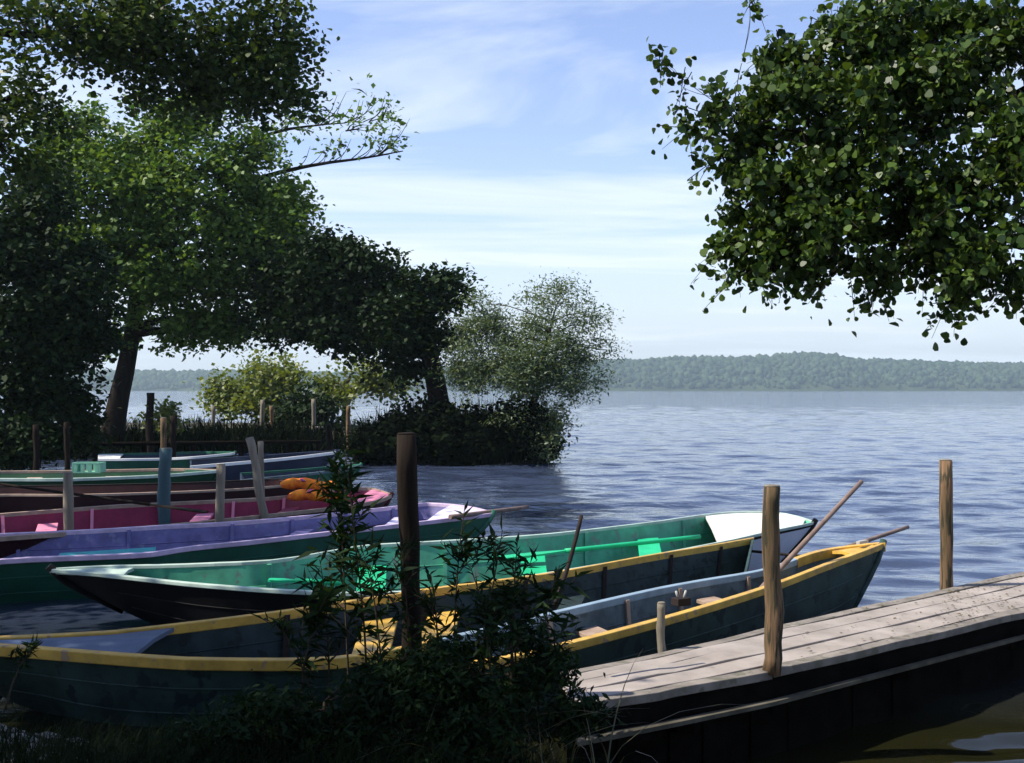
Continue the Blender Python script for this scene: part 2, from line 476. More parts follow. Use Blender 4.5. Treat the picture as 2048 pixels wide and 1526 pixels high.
def build_bank():
    m = mat('bank_earth', (0.055, 0.052, 0.04), 0.95, 0.6, 2.2, col2=(0.012, 0.014, 0.009), bump=0.8, spec=0.05, wear=(0.20, 0.19, 0.165), wear_at=0.60)
    parts = [(np.arange(-9, 3.2, 0.16), np.arange(-3, 9.3, 0.16)), ]
    for k, (xs, ys) in enumerate([(np.linspace(-90, 4, 300), np.linspace(-30, 70, 320))]):
        pass
    xs = np.unique(np.concatenate([np.linspace(-90, -12, 60), np.arange(-12, 3.2, 0.14)]))
    ys = np.unique(np.concatenate([np.linspace(-30, 0, 16), np.arange(0, 10, 0.13), np.arange(10, 46, 0.4), np.linspace(46, 68, 22)]))
    X, Y = np.meshgrid(xs, ys, indexing='ij')
    Z = ground_z(X, Y)
    V = np.stack([X, Y, Z], -1).reshape(-1, 3)
    n, nc = len(xs), len(ys)
    ii, jj = np.meshgrid(np.arange(n - 1), np.arange(nc - 1), indexing='ij')
    a0 = (ii * nc + jj).reshape(-1)
    F = np.stack([a0, a0 + nc, a0 + nc + 1, a0 + 1], -1)
    keep = Z.reshape(-1)[F].max(1) > -0.5
    F = F[keep]
    me = bpy.data.meshes.new('ground')
    me.vertices.add(len(V)); me.vertices.foreach_set('co', V.reshape(-1).astype(np.float32))
    me.loops.add(F.size); me.loops.foreach_set('vertex_index', F.reshape(-1).astype(np.int32))
    me.polygons.add(len(F)); me.polygons.foreach_set('loop_start', np.arange(0, F.size, 4, dtype=np.int32))
    me.polygons.foreach_set('use_smooth', np.ones(len(F), dtype=bool))
    me.update(calc_edges=True)
    tag(link('ground', me, m), kind='structure')


def ridge(u):
    us = [-1600, -600, -100, 180, 300, 420, 600, 800, 1000, 1210, 1330, 1450, 1540, 1690, 1735, 1790, 1900, 2048, 2300, 3000, 3800]
    vs = [744, 738, 741, 736, 737, 736, 741, 735, 722, 716, 713, 708, 710, 702, 703, 713, 716, 720, 726, 715, 730]
    return np.interp(u, us, vs)


HILL_D = 1350.0


def build_hills():
    m = mat('hill_ground', (0.05, 0.07, 0.03), 0.95, 0.4, 0.02, spec=0.05)
    xs = np.linspace(-1750, 1750, 260)
    back = np.linspace(0, 420, 24)
    X, B = np.meshgrid(xs, back, indexing='ij')
    u = 1024 + FPX * X / HILL_D
    H = (HOR - ridge(u)) / FPX * (HILL_D + 190) + EYE - 9
    prof = np.clip(B / 190.0, 0, 1)
    Z = -1 + H * np.sin(prof * math.pi / 2) ** 0.8 - np.clip(B - 230, 0, 999) * 0.06
    Y = HILL_D + B + 8 * np.sin(X * 0.011) + 5 * np.sin(X * 0.027 + 1)
    V = np.stack([X, Y, Z], -1).reshape(-1, 3)
    n, nc = len(xs), len(back)
    ii, jj = np.meshgrid(np.arange(n - 1), np.arange(nc - 1), indexing='ij')
    a0 = (ii * nc + jj).reshape(-1)
    F = np.stack([a0, a0 + nc, a0 + nc + 1, a0 + 1], -1)
    me = bpy.data.meshes.new('hills')
    me.from_pydata(V.tolist(), [], F.tolist()); me.update()
    for p in me.polygons: p.use_smooth = True
    tag(link('hills', me, m), kind='structure')
    # the far wood: rounded crowns all over the slope, one mass
    rg = np.random.default_rng(21)
    nt = 24000
    tx = rg.uniform(-1300, 1500, nt); tb = 6 + 200 * rg.random(nt) ** 0.8
    tu = 1024 + FPX * tx / HILL_D
    th = (HOR - ridge(tu)) / FPX * (HILL_D + 190) + EYE - 9
    tz = -1 + th * np.sin(np.clip(tb / 190, 0, 1) * math.pi / 2) ** 0.8
    ty = HILL_D + tb + 8 * np.sin(tx * 0.011) + 5 * np.sin(tx * 0.027 + 1)
    r = 1.8 + 3.6 * rg.random(nt) ** 2.0
    ph = (1 + 5 ** 0.5) / 2
    ico = np.array([(-1, ph, 0), (1, ph, 0), (-1, -ph, 0), (1, -ph, 0), (0, -1, ph), (0, 1, ph), (0, -1, -ph), (0, 1, -ph), (ph, 0, -1), (ph, 0, 1), (-ph, 0, -1), (-ph, 0, 1)], float)
    ico /= np.linalg.norm(ico[0])
    fi = np.array([(0, 11, 5), (0, 5, 1), (0, 1, 7), (0, 7, 10), (0, 10, 11), (1, 5, 9), (5, 11, 4), (11, 10, 2), (10, 7, 6), (7, 1, 8), (3, 9, 4), (3, 4, 2), (3, 2, 6), (3, 6, 8), (3, 8, 9), (4, 9, 5), (2, 4, 11), (6, 2, 10), (8, 6, 7), (9, 8, 1)])
    P = ico[None] * (r[:, None, None] * rg.uniform(0.75, 1.25, (nt, 12, 1)))
    P[:, :, 2] *= rg.uniform(0.8, 1.5, (nt, 1))
    P += np.stack([tx, ty, tz + r * 0.6], -1)[:, None, :]
    F = (fi[None] + (np.arange(nt) * 12)[:, None, None]).reshape(-1, 3)
    me = bpy.data.meshes.new('forest')
    V = P.reshape(-1, 3)
    me.vertices.add(len(V)); me.vertices.foreach_set('co', V.reshape(-1).astype(np.float32))
    me.loops.add(F.size); me.loops.foreach_set('vertex_index', F.reshape(-1).astype(np.int32))
    me.polygons.add(len(F)); me.polygons.foreach_set('loop_start', np.arange(0, F.size, 3, dtype=np.int32))
    me.polygons.foreach_set('use_smooth', np.ones(len(F), dtype=bool))
    me.update(calc_edges=True)
    fm = leaf_mat('far_wood_leaves', (0.016, 0.036, 0.018), (0.055, 0.085, 0.040), 0.0, 0.9, 0.05)
    tag(link('forest', me, fm), 'hazy blue green wood covering the low hills across the lake', 'forest', kind='stuff')


build_water()
build_bank()
build_hills()

# the air between here and the far shore
hz = MB().box((0, 1000, 40), (3000, 0, 0), (0, 1250, 0), (0, 0, 43.0)).build('haze', [])
hm = bpy.data.materials.new('haze_air'); hm.use_nodes = True
hm.node_tree.nodes.clear()
ho = N(hm.node_tree, 'ShaderNodeOutputMaterial'); hv = N(hm.node_tree, 'ShaderNodeVolumePrincipled')
hv.inputs['Color'].default_value = (0.70, 0.88, 1.0, 1); hv.inputs['Density'].default_value = 0.00030
hv.inputs['Anisotropy'].default_value = 0.2
hm.node_tree.links.new(hv.outputs[0], ho.inputs['Volume'])
hz.data.materials.append(hm)
tag(hz, kind='stuff')


# ------------------------------------------------------------------ jetty
def build_jetty():
    zt = 0.45
    root = empty('jetty', px(1545, 1300, 0.45), 'narrow weathered plank jetty running out over the water at lower right', 'jetty')
    secs = [((1150, 1411), (1118, 1345)), ((1350, 1377), (1350, 1298)), ((1545, 1341), (1545, 1252)), ((1800, 1282), (1800, 1198)), ((2048, 1224), (2048, 1143)), ((2420, 1142), (2420, 1064))]
    nr = [px(*a, zt) for a, b in secs]; fr = [px(*b, zt) for a, b in secs]
    # left part (0..2) and right part (2..5), four boards each, laid lengthwise
    fr_b = [(0.0, 0.11, 'deck_old'), (0.13, 0.37, 'deck'), (0.385, 0.63, 'deck'), (0.645, 0.86, 'deck'), (0.88, 1.0, 'deck_old')]
    for s0, s1 in ((0, 2), (2, 5)):
        for k, (a, b, mm) in enumerate(fr_b):
            mb = MB(); pts = []; A = []; Bm = []
            steps = []
            for i in range(s0, s1):
                for q in range(6):
                    steps.append((i, q / 6.0))
            steps.append((s1 - 1, 1.0))
            dz = random.uniform(-0.007, 0.005)
            for i, q in steps:
                n0 = nr[i].lerp(nr[i + 1], q); f0 = fr[i].lerp(fr[i + 1], q)
                if (i, q) == steps[0] and s0 == 2:
                    n0 = nr[i].lerp(nr[i + 1], 0.006); f0 = fr[i].lerp(fr[i + 1], 0.006)
                wob = 0.004 * math.sin(i * 3 + q * 7 + k)
                sag = Vector((0, 0, dz + 0.003 * math.sin(5 * q + k * 2 + i)))
                A.append(n0.lerp(f0, a + wob) + sag); Bm.append(n0.lerp(f0, b + wob) + sag)
            dn = Vector((0, 0, -0.042))
            mb.sweep(A, lambda i: [Vector((0, 0, 0)), Bm[i] - A[i], Bm[i] - A[i] + dn, dn])
            mb.build('plank', M[mm], root, bevel=0.004)
    # edge beam under the boards, and a lower stringer set a little outward
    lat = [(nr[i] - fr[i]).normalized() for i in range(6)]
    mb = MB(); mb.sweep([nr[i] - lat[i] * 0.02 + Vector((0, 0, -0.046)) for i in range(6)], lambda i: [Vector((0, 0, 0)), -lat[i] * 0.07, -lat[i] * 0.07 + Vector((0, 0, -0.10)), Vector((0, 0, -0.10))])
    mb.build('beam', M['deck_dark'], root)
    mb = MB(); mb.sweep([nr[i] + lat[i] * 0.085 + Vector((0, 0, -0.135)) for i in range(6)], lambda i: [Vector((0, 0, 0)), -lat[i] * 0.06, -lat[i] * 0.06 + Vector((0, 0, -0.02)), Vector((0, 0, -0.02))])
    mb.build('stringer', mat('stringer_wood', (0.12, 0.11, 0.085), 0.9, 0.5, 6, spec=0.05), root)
    for i in range(5):  # black boards added to stand for the deep shade under the deck
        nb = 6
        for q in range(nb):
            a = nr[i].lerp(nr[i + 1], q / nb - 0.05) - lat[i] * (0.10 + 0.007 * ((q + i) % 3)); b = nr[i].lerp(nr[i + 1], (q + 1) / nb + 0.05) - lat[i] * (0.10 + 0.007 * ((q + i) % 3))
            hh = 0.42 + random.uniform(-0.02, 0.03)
            MB().box((a + b) / 2 + Vector((0, 0, -0.15 - hh)), (b - a) / 2, lat[i] * 0.003, (0, 0, hh)).build('shade_board', M['deck_dark'], root)
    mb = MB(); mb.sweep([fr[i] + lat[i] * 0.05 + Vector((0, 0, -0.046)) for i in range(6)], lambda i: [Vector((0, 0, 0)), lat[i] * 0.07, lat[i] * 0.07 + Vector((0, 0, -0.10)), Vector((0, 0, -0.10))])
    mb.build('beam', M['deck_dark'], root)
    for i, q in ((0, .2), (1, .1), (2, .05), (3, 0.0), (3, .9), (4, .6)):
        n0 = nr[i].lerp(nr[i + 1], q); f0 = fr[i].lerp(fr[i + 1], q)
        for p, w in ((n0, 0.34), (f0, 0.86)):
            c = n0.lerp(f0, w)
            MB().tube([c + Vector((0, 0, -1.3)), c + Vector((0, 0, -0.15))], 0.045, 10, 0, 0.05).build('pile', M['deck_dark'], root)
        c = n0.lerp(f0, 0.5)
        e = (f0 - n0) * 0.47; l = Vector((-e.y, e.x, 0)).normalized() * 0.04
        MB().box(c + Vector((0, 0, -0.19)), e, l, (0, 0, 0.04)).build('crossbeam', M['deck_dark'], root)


build_jetty()


# ------------------------------------------------------------------ posts and poles
def post(name, label, cat, base, top, r, m, group=None, taper=0.92, jit=0.04, cap=True, bend=0.0):
    base, top = Vector(base), Vector(top)
    root = empty(name, base, label, cat, group)
    ax = (top - base)
    side = ax.cross(Vector((0, 1, 0))).normalized()
    pts, rad = [], []
    n = 12
    for i in range(n + 1):
        t = i / n
        pts.append(base + ax * t + side * (bend * math.sin(t * math.pi) + random.uniform(-0.1, 0.1) * r))
        rad.append(r * (1 + (taper - 1) * t))
    u = ax.normalized()
    ph = random.uniform(0, 6.28)
    for i in range(n + 1):
        pts[i] = pts[i] + side * 0.18 * r * math.sin(i * 0.55 + ph)
        rad[i] *= 1 + 0.05 * math.sin(i * 1.3 + ph)
    MB().tube(pts, rad, 14, 0, jit).build('shaft', m, root)
    wb = [i for i in range(n + 1) if pts[i].z < 0.22]
    if base.z < -0.2 and len(wb) > 1 and base.y < 20:
        MB().tube([pts[i] for i in wb], [rad[i] * 1.07 for i in wb], 14, 0, jit).build('wet_band', M['deck_dark'], root)
    if cap:
        e = pts[-1]
        MB().tube([e + u * 0.0005, e + u * 0.007, e + u * 0.009], [rad[-1] * 0.96, rad[-1] * 0.9, rad[-1] * 0.6], 14, 0, jit).build('sawn_top', M['post_grey'] if m is not M['post_dark'] else M['bark'], root)
    return root


G_MOOR = 'wooden mooring posts among the boats'
b7 = px(1545, 1347, 0.45)
b7 = pd(1545, 1347, b7.y)
post('mooring_post', 'brown round mooring post at the near edge of the plank jetty', 'post', (pd(1545, 973, b7.y + 0.08).x, b7.y + 0.08, 0.43), pd(1545, 973, b7.y + 0.08), 0.046, M['post'], 'mooring posts along the jetty')
b8 = px(1893, 1176, 0.45)
post('mooring_post', 'tall reddish mooring post at the far edge of the jetty against open water', 'post', (b8.x, b8.y + 0.06, -0.9), pd(1894, 921, b8.y + 0.06), 0.048, M['post'], 'mooring posts along the jetty')
b9 = px(1324, 1299, 0.45)
post('stake', 'short stake with a dark side on the far edge of the jetty', 'stake', (b9.x, b9.y + 0.02, 0.36), pd(1322, 1207, b9.y + 0.02), 0.022, M['post_grey'], None, 1.0)
post('mooring_post', 'thick dark post in front of the boats, rising from the weeds on the bank', 'post', (pd(820, 1400, 4.9).x, 4.9, -0.3), pd(817, 869, 4.9), 0.046, M['post_dark'], None, 0.98, 0.03)  # stands in shadow; that darkness is put into its wood colour
d = 11.5
post('mooring_post', 'pale square-topped post standing before the crimson boat', 'post', (pd(139, 1060, d).x, d, -0.6), pd(138, 946, d), 0.054, M['post_grey'], G_MOOR)
d = 12.1
post('mooring_post', 'slim pale post behind the middle of the lavender boat', 'post', (pd(440, 1040, d).x, d, -0.6), pd(440, 929, d), 0.052, M['post_grey'], G_MOOR)
d = 13.4
post('mooring_post', 'teal painted post in the water beyond the crimson boat', 'post', (pd(331, 1000, d).x, d, -0.6), pd(330, 897, d), 0.075, M['post_teal'], G_MOOR, 1.0)
d = 16.5
post('mooring_post', 'brown post top showing above the teal painted post', 'post', (pd(326, 1000, d).x, d, -0.6), pd(326, 836, d), 0.045, M['post'], G_MOOR, 1.0)
d = 12.5
post('mooring_post', 'leaning grey post crossed over a thinner upright one', 'post', pd(538, 1075, d), pd(499, 876, d), 0.05, M['post_grey'], G_MOOR, 0.9)
d = 12.75
post('mooring_post', 'thin nearly upright grey post behind the leaning one', 'post', pd(529, 1070, d), pd(520, 884, d), 0.036, M['post_grey'], G_MOOR, 0.9)
G_BACK = 'slim posts of the far jetty by the yellow-green bushes'
for u, vt, vb, dd, mm, lab in ((426, 812, 880, 35.0, 'post_grey', 'pale slim post of the far jetty, leftmost of its row'), (525, 800, 880, 34.6, 'post_grey', 'olive slim post of the far jetty before the yellow-green bush'),
                              (543, 812, 880, 34.8, 'post', 'brown slim post close beside the olive one on the far jetty'), (627, 798, 870, 35.2, 'post_grey', 'slim pale post on the far jetty between the two yellow-green bushes'),
                              (697, 812, 885, 34.0, 'post', 'slim brown post at the outer end of the far jetty'), (658, 850, 900, 30.0, 'post_dark', 'short dark stump near the tip of the white-railed boat')):
    post('mooring_post', lab, 'post', (pd(u, vb, dd).x, dd, -0.5), pd(u, vt, dd), 0.07, M[mm], G_BACK, 0.95)
for u, vt, vb, dd, w, lab in ((300, 786, 870, 30.5, 0.11, 'broad dark stump right of the big tree trunk'), (72, 850, 960, 20.5, 0.06, 'dark post at far left beside the landing stage'), (134, 845, 960, 19.5, 0.05, 'dim slender post right of the dark one at far left'), (346, 832, 900, 24.0, 0.08, 'dark thick post behind the teal painted one')):
    post('mooring_post', lab, 'post', (pd(u, vb, dd).x, dd, -0.3), pd(u, vt, dd), w, M['post_dark'], 'dark posts under the trees')


def pole(name, label, cat, a, b, r, m, blade=None, group=None, bend=0.0, parts=True):
    a, b = Vector(a), Vector(b)
    root = empty(name, a, label, cat, group)
    ax = b - a
    side = ax.orthogonal().normalized()
    pts = [a + ax * (i / 8) + side * bend * math.sin(math.pi * i / 8) for i in range(9)]
    MB().tube(pts, [r * (1 - 0.15 * i / 8) for i in range(9)], 10, 0, 0.03).build('shaft', m, root)
    if blade:
        L, w = blade
        u = ax.normalized(); s = u.cross(Vector((0, 0, 1))).normalized(); n_ = s.cross(u)
        secs = [(0.0, 0.25), (0.15, 0.6), (0.4, 1.0), (0.9, 1.0), (1.0, 0.8)]
        P = [a - u * (0.001 + L * t) for t, _ in secs]
        MB().sweep(P, lambda i: [s * w * secs[i][1] + n_ * 0.008, -s * w * secs[i][1] + n_ * 0.008, -s * w * secs[i][1] - n_ * 0.008, s * w * secs[i][1] - n_ * 0.008]).build('blade', m, root)
    return root


pole('punt_pole', 'long bare pole leaning up out of the yellow-railed boat at right', 'pole', pd(1490, 1212, 8.1), pd(1723, 963, 8.9), 0.022, M['pole'])
pole('punt_pole', 'reddish pole sticking out over the bow of the yellow-railed boat', 'pole', pd(1610, 1122, 9.0), pd(1816, 1054, 9.9), 0.02, M['pole'])
pole('punt_pole', 'thin dark pole lying level beyond the cut end of the yellow boat', 'pole', pd(1440, 1096, 10.6), pd(1640, 1116, 10.3), 0.014, M['pole_dark'])
pole('punt_pole', 'dark pole jutting past the end of the lavender boat', 'pole', pd(900, 1034, 11.9), pd(1056, 1014, 12.9), 0.026, M['pole'])
pole('oar', 'brown oar laid slantwise over the crimson boat', 'oar', pd(300, 1009, 12.9), pd(-60, 960, 13.6), 0.019, M['post_dark'], (0.75, 0.06))
pole('stick', 'thin dark stick leaning up out of the weeds before the green boat', 'stick', pd(1108, 1215, 5.3), pd(1163, 1031, 5.5), 0.012, M['pole_dark'], None, None, 0.012)


# ------------------------------------------------------------------ boats
def resample(pts, n):
    """Catmull-Rom through pts, n points evenly spaced by length"""
    P = [Vector(p) for p in pts]
    P = [P[0] * 2 - P[1]] + P + [P[-1] * 2 - P[-2]]
    fine = []
    for i in range(1, len(P) - 2):
        p0, p1, p2, p3 = P[i - 1:i + 3]
        for q in range(16):
            t = q / 16
            fine.append(0.5 * ((2 * p1) + (p2 - p0) * t + (2 * p0 - 5 * p1 + 4 * p2 - p3) * t * t + (3 * p1 - p0 - 3 * p2 + p3) * t ** 3))
    fine.append(P[-2])
    L = [0.0]
    for a, b in zip(fine, fine[1:]): L.append(L[-1] + (b - a).length)
    out = []; j = 0
    for i in range(n):
        s = L[-1] * i / (n - 1)
        while j < len(L) - 2 and L[j + 1] < s: j += 1
        t = (s - L[j]) / max(1e-9, L[j + 1] - L[j])
        out.append(fine[j].lerp(fine[j + 1], t))
    return out


def rail_pts(pix, zs):
    n = len(pix); out = []
    for i, (u, v) in enumerate(pix):
        t = i / (n - 1)
        out.append(px(u, v, float(np.interp(t, np.linspace(0, 1, len(zs)), zs))))
    return out


def boat(name, label, near, far, zn, zf, mats, group='rowing boats moored along the bank', ends=('point', 'point'), draft=-0.06, flare=0.74, rake=(0.35, 0.35),
         decks=(), thwarts=(), ribs=(), rail_h=0.055, rail_w=0.045, floor=None, loose=None, tips=True, strakes=False):
    """near / far: gunwale outlines in photo pixels from the left end to the right end"""
    NS = 41
    Nr = resample(rail_pts(near, zn), NS); Fr = resample(rail_pts(far, zf), NS)
    for e, i in zip(ends, (0, NS - 1)):
        if e == 'point':
            c = (Nr[i] + Fr[i]) / 2; Nr[i] = c.copy(); Fr[i] = c.copy()
    mid = (Nr[NS // 2] + Fr[NS // 2]) / 2
    root = empty(name, (mid.x, mid.y, 0), label, 'boat', group)
    C = [(a + b) / 2 for a, b in zip(Nr, Fr)]
    axis = (C[-1] - C[0]); axis.z = 0; axis.normalize()
    Lt = [i / (NS - 1) for i in range(NS)]

    def low(i, inner, fr):
        """side point; fr 0 = rail, 1 = chine"""
        t = Lt[i]; c = C[i]
        rz = rake[0] * max(0, 1 - t / 0.22) ** 1.5 - rake[1] * max(0, 1 - (1 - t) / 0.22) ** 1.5
        zb = draft + 0.22 * (max(0, 1 - t / 0.2) ** 2 * (ends[0] == 'point') + max(0, 1 - (1 - t) / 0.2) ** 2 * (ends[1] == 'point')) * 0.6
        if inner: zb += 0.035
        res = []
        for R in (Nr[i], Fr[i]):
            d = R - c; d.z = 0
            w = d.length
            if inner and w > 1e-6: d = d * max(0.0, (w - 0.028) / w)
            k = 1 - (1 - flare) * fr ** 1.3
            p = c + d * k + axis * rz * fr ** 1.1
            p.z = R.z + (zb - R.z) * fr - (0.004 if inner else 0)
            res.append(p)
        return res
    hb = MB()
    fr_l = [0, 0.33, 0.66, 1.0]
    for inner in (False, True):
        for side in (0, 1):
            vs = []
            for i in range(NS):
                for f in fr_l: vs.append(low(i, inner, f)[side])
            k = len(fr_l); fs = []
            for i in range(NS - 1):
                for j in range(k - 1):
                    q = (i * k + j, (i + 1) * k + j, (i + 1) * k + j + 1, i * k + j + 1)
                    fs.append(q if (side == 0) != inner else tuple(reversed(q)))
            hb.add(vs, fs, 1 if inner else 0, True)
        vs = []
        for i in range(NS): vs += low(i, inner, 1.0)
        fs = [(2 * i, 2 * i + 1, 2 * i + 3, 2 * i + 2) for i in range(NS - 1)]
        hb.add(vs, fs if inner else [tuple(reversed(f)) for f in fs], 2 if inner else 0)
    hull = hb.build('hull', [mats['out'], mats['in'], mats.get('floor', mats['in'])], root)
    # gunwales
    for R, O, key in ((Nr, Fr, 'rail_near'), (Fr, Nr, 'rail_far')):
        def sec(i, R=R, O=O):
            d = (O[i] - R[i]); d.z = 0
            if d.length < 0.02:
                d = (O[min(max(i, 1), NS - 2)] - R[min(max(i, 1), NS - 2)]); d.z = 0
            d.normalize()
            ins = min(rail_w * 0.55 + 0.014, max(0.002, (O[i] - R[i]).length * 0.5 - 0.003))
            up = Vector((0, 0, 0.012)); dn = Vector((0, 0, 0.012 - rail_h))
            return [-d * rail_w * 0.5 + up, d * ins + up, d * ins + dn, -d * rail_w * 0.5 + dn]
        MB().sweep(R, sec).build('gunwale', mats[key], root, bevel=0.006)
    if strakes:
        for f in (0.36, 0.68):
            for inner, side in ((False, 0), (True, 1)):
                P = [low(i, inner, f)[side] for i in range(2, NS - 2)]
                MB().tube(P, 0.006, 6).build('plank_seam', mats['out'] if not inner else mats['in'], root)
    # end boards
    for e, i, s in zip(ends, (0, NS - 1), (1, -1)):
        if e == 'flat':
            a, b = low(i, False, 0); c, d_ = low(i, False, 1.0)
            th = axis * 0.03 * s
            MB().add([a, b, d_, c, a + th, b + th, d_ + th, c + th], [(0, 1, 2, 3), (4, 7, 6, 5), (0, 4, 5, 1), (1, 5, 6, 2), (2, 6, 7, 3), (3, 7, 4, 0)]).build('transom', mats.get('transom', mats['in']), root)
        elif tips:
            p = C[i] - axis * s * 0.0
            rk = axis * rake[0 if i == 0 else 1] * s
            pts = [C[i] + rk * f ** 1.1 + Vector((0, 0, (draft + 0.13 - C[i].z) * f + (0.03 if f == 0 else 0))) - axis * s * 0.012 for f in (0, 0.25, 0.5, 0.75, 1)]
            MB().tube(pts, [0.03, 0.03, 0.028, 0.024, 0.02], 8).build('stem', mats.get('stem', mats['out']), root)
    # decks
    for (t0, t1, mk) in decks:
        i0, i1 = int(t0 * (NS - 1)), int(t1 * (NS - 1))
        tp, bt = [], []
        for i in range(i0, i1 + 1):
            a, b = Nr[i].copy(), Fr[i].copy()
            w = (b - a).length; k = min(0.5, 0.02 / max(w, 0.04))
            a2, b2 = a.lerp(b, k), b.lerp(a, k)
            cm = (a2 + b2) / 2 + Vector((0, 0, 0.016))
            for p in (a2, cm, b2): tp.append(p + Vector((0, 0, -0.004)))
        n = i1 - i0 + 1
        vs = tp + [p + Vector((0, 0, -0.025)) for p in tp]
        fs = []
        for i in range(n - 1):
            for j in (0, 1):
                q = (i * 3 + j, i * 3 + j + 1, (i + 1) * 3 + j + 1, (i + 1) * 3 + j)
                fs.append(q); fs.append(tuple(3 * n + x for x in reversed(q)))
        for i in (0, n - 1):
            for j in (0, 1):
                fs.append((i * 3 + j, i * 3 + j + 1, 3 * n + i * 3 + j + 1, 3 * n + i * 3 + j))
        MB().add(vs, fs).build('deck', M[mk], root)
    # thwarts
    for (t, w, mk, dz) in thwarts:
        i = int(round(t * (NS - 1)))
        f = 0.3
        a, b = low(i, True, f)
        k_ = 0.05 if w < 0.5 else 0.2
        a, b = a.lerp(b, k_), b.lerp(a, k_)
        a.z += dz; b.z += dz
        MB().box((a + b) / 2, (b - a) / 2, axis * w * 0.5, (0, 0, 0.014)).build('thwart', M[mk], root, bevel=0.004)
    # ribs up the inside of both sides
    for t in ribs:
        i = int(round(t * (NS - 1)))
        for s in (0, 1):
            P = [low(i, True, f)[s] for f in (0.02, 0.33, 0.66, 0.98)]
            O = [low(i, True, f)[1 - s] for f in (0.02, 0.33, 0.66, 0.98)]
            dl = [(O[q] - P[q]).normalized() for q in range(4)]
            MB().sweep(P, lambda q: [axis * 0.018 + dl[q] * 0.001, axis * 0.018 + dl[q] * 0.03, -axis * 0.018 + dl[q] * 0.03, -axis * 0.018 + dl[q] * 0.001]).build('rib', mats.get('rib', mats['in']), root)
    return root, Nr, Fr, low, axis


# A: the nearer yellow-railed boat, bow pointing out over the lake
A, An, Af, Alow, Aax = boat('rowing_boat', 'slate hulled boat with yellow rails beside the jetty, pointed bow out to the right',
     near=[(925, 1330), (1040, 1312), (1150, 1286), (1280, 1252), (1400, 1218), (1545, 1172), (1660, 1128), (1766, 1089)],
     far=[(880, 1280), (1000, 1254), (1110, 1226), (1300, 1182), (1400, 1163), (1530, 1140), (1640, 1104), (1766, 1087)],
     zn=[.42, .42, .42, .42, .43, .45, .50, .56], zf=[.42, .42, .42, .42, .43, .45, .50, .56],
     mats=dict(out=M['slate'], **{'in': M['greyblue']}, floor=M['slate_in'], rail_near=M['yellow'], rail_far=M['paleblue'], rib=M['tan_rail'], transom=M['slate']),
     ends=('flat', 'point'), rake=(0.05, 0.5), decks=((0.90, 0.999, 'yellow'),), thwarts=((0.28, 0.2, 'tan_rail', 0), (0.56, 0.2, 'tan_rail', 0.02), (0.78, 0.16, 'yellow', 0.02)), ribs=(0.2, 0.38, 0.5, 0.66), rail_h=0.05, strakes=True)
# iron rowlock block on its near rail
p = px(1362, 1212, 0.43)
MB().box(p + Vector((0, 0, 0.03)), (0.045, 0.02, 0), (-0.02, 0.03, 0), (0, 0, 0.025)).build('rowlock_block', M['pole_dark'], A, bevel=0.004)
for s in (-1, 1):
    MB().tube([p + Vector((0.02 * s, 0.01 * s, 0.05)), p + Vector((0.035 * s, 0.015 * s, 0.10))], 0.008, 8).build('rowlock_pin', M['metal'], A)
# the far rail turns yellow towards the bow
d_ = lambda i: (An[min(i, 38)] - Af[min(i, 38)]).normalized()
MB().sweep([Af[i] + Vector((0, 0, 0.015)) for i in range(32, 41)], lambda k: [-d_(32 + k) * 0.03, d_(32 + k) * 0.045, d_(32 + k) * 0.045 + Vector((0, 0, -0.075)), -d_(32 + k) * 0.03 + Vector((0, 0, -0.07))]).build('bow_rail', M['yellow'], A, bevel=0.004)
# cleat near the bow
p = An[38].lerp(Af[38], 0.5)
MB().box(p + Vector((0, 0, 0.05)), Aax * 0.07, (0.012, -0.01, 0), (0, 0, 0.012)).build('cleat', M['metal'], A)

# B: long yellow-railed boat behind it, bow at the left, cut-off stern
B, Bn, Bf, Blow, Bax = boat('rowing_boat', 'long boat with yellow rails and blue foredeck, half hidden by weeds in the foreground',
     near=[(-190, 1292), (0, 1294), (96, 1301), (308, 1317), (434, 1322), (684, 1318), (900, 1278), (1110, 1230), (1300, 1188), (1420, 1163), (1492, 1150)],
     far=[(-190, 1286), (0, 1277), (200, 1267), (308, 1256), (506, 1232), (643, 1213), (850, 1181), (1100, 1148), (1300, 1112), (1430, 1091), (1508, 1077)],
     zn=[.44, .42, .41, .40, .39, .38, .36, .36, .36, .36, .36], zf=[.44, .42, .42, .42, .42, .42, .42, .42, .42, .42, .42],
     mats=dict(out=M['slate'], **{'in': M['slate_in']}, rail_near=M['yellow'], rail_far=M['yellow'], rib=M['pole_dark'], transom=M['slate']),
     ends=('point', 'flat'), rake=(0.5, 0.12), decks=((0.0, 0.2, 'bluegrey'),), thwarts=((0.40, 0.26, 'yellow', 0), (0.48, 0.26, 'yellow', -0.02), (0.66, 0.22, 'slate_in', -0.05)), ribs=(0.3, 0.45, 0.58, 0.7, 0.82, 0.92), rail_h=0.06, rail_w=0.05, strakes=True)

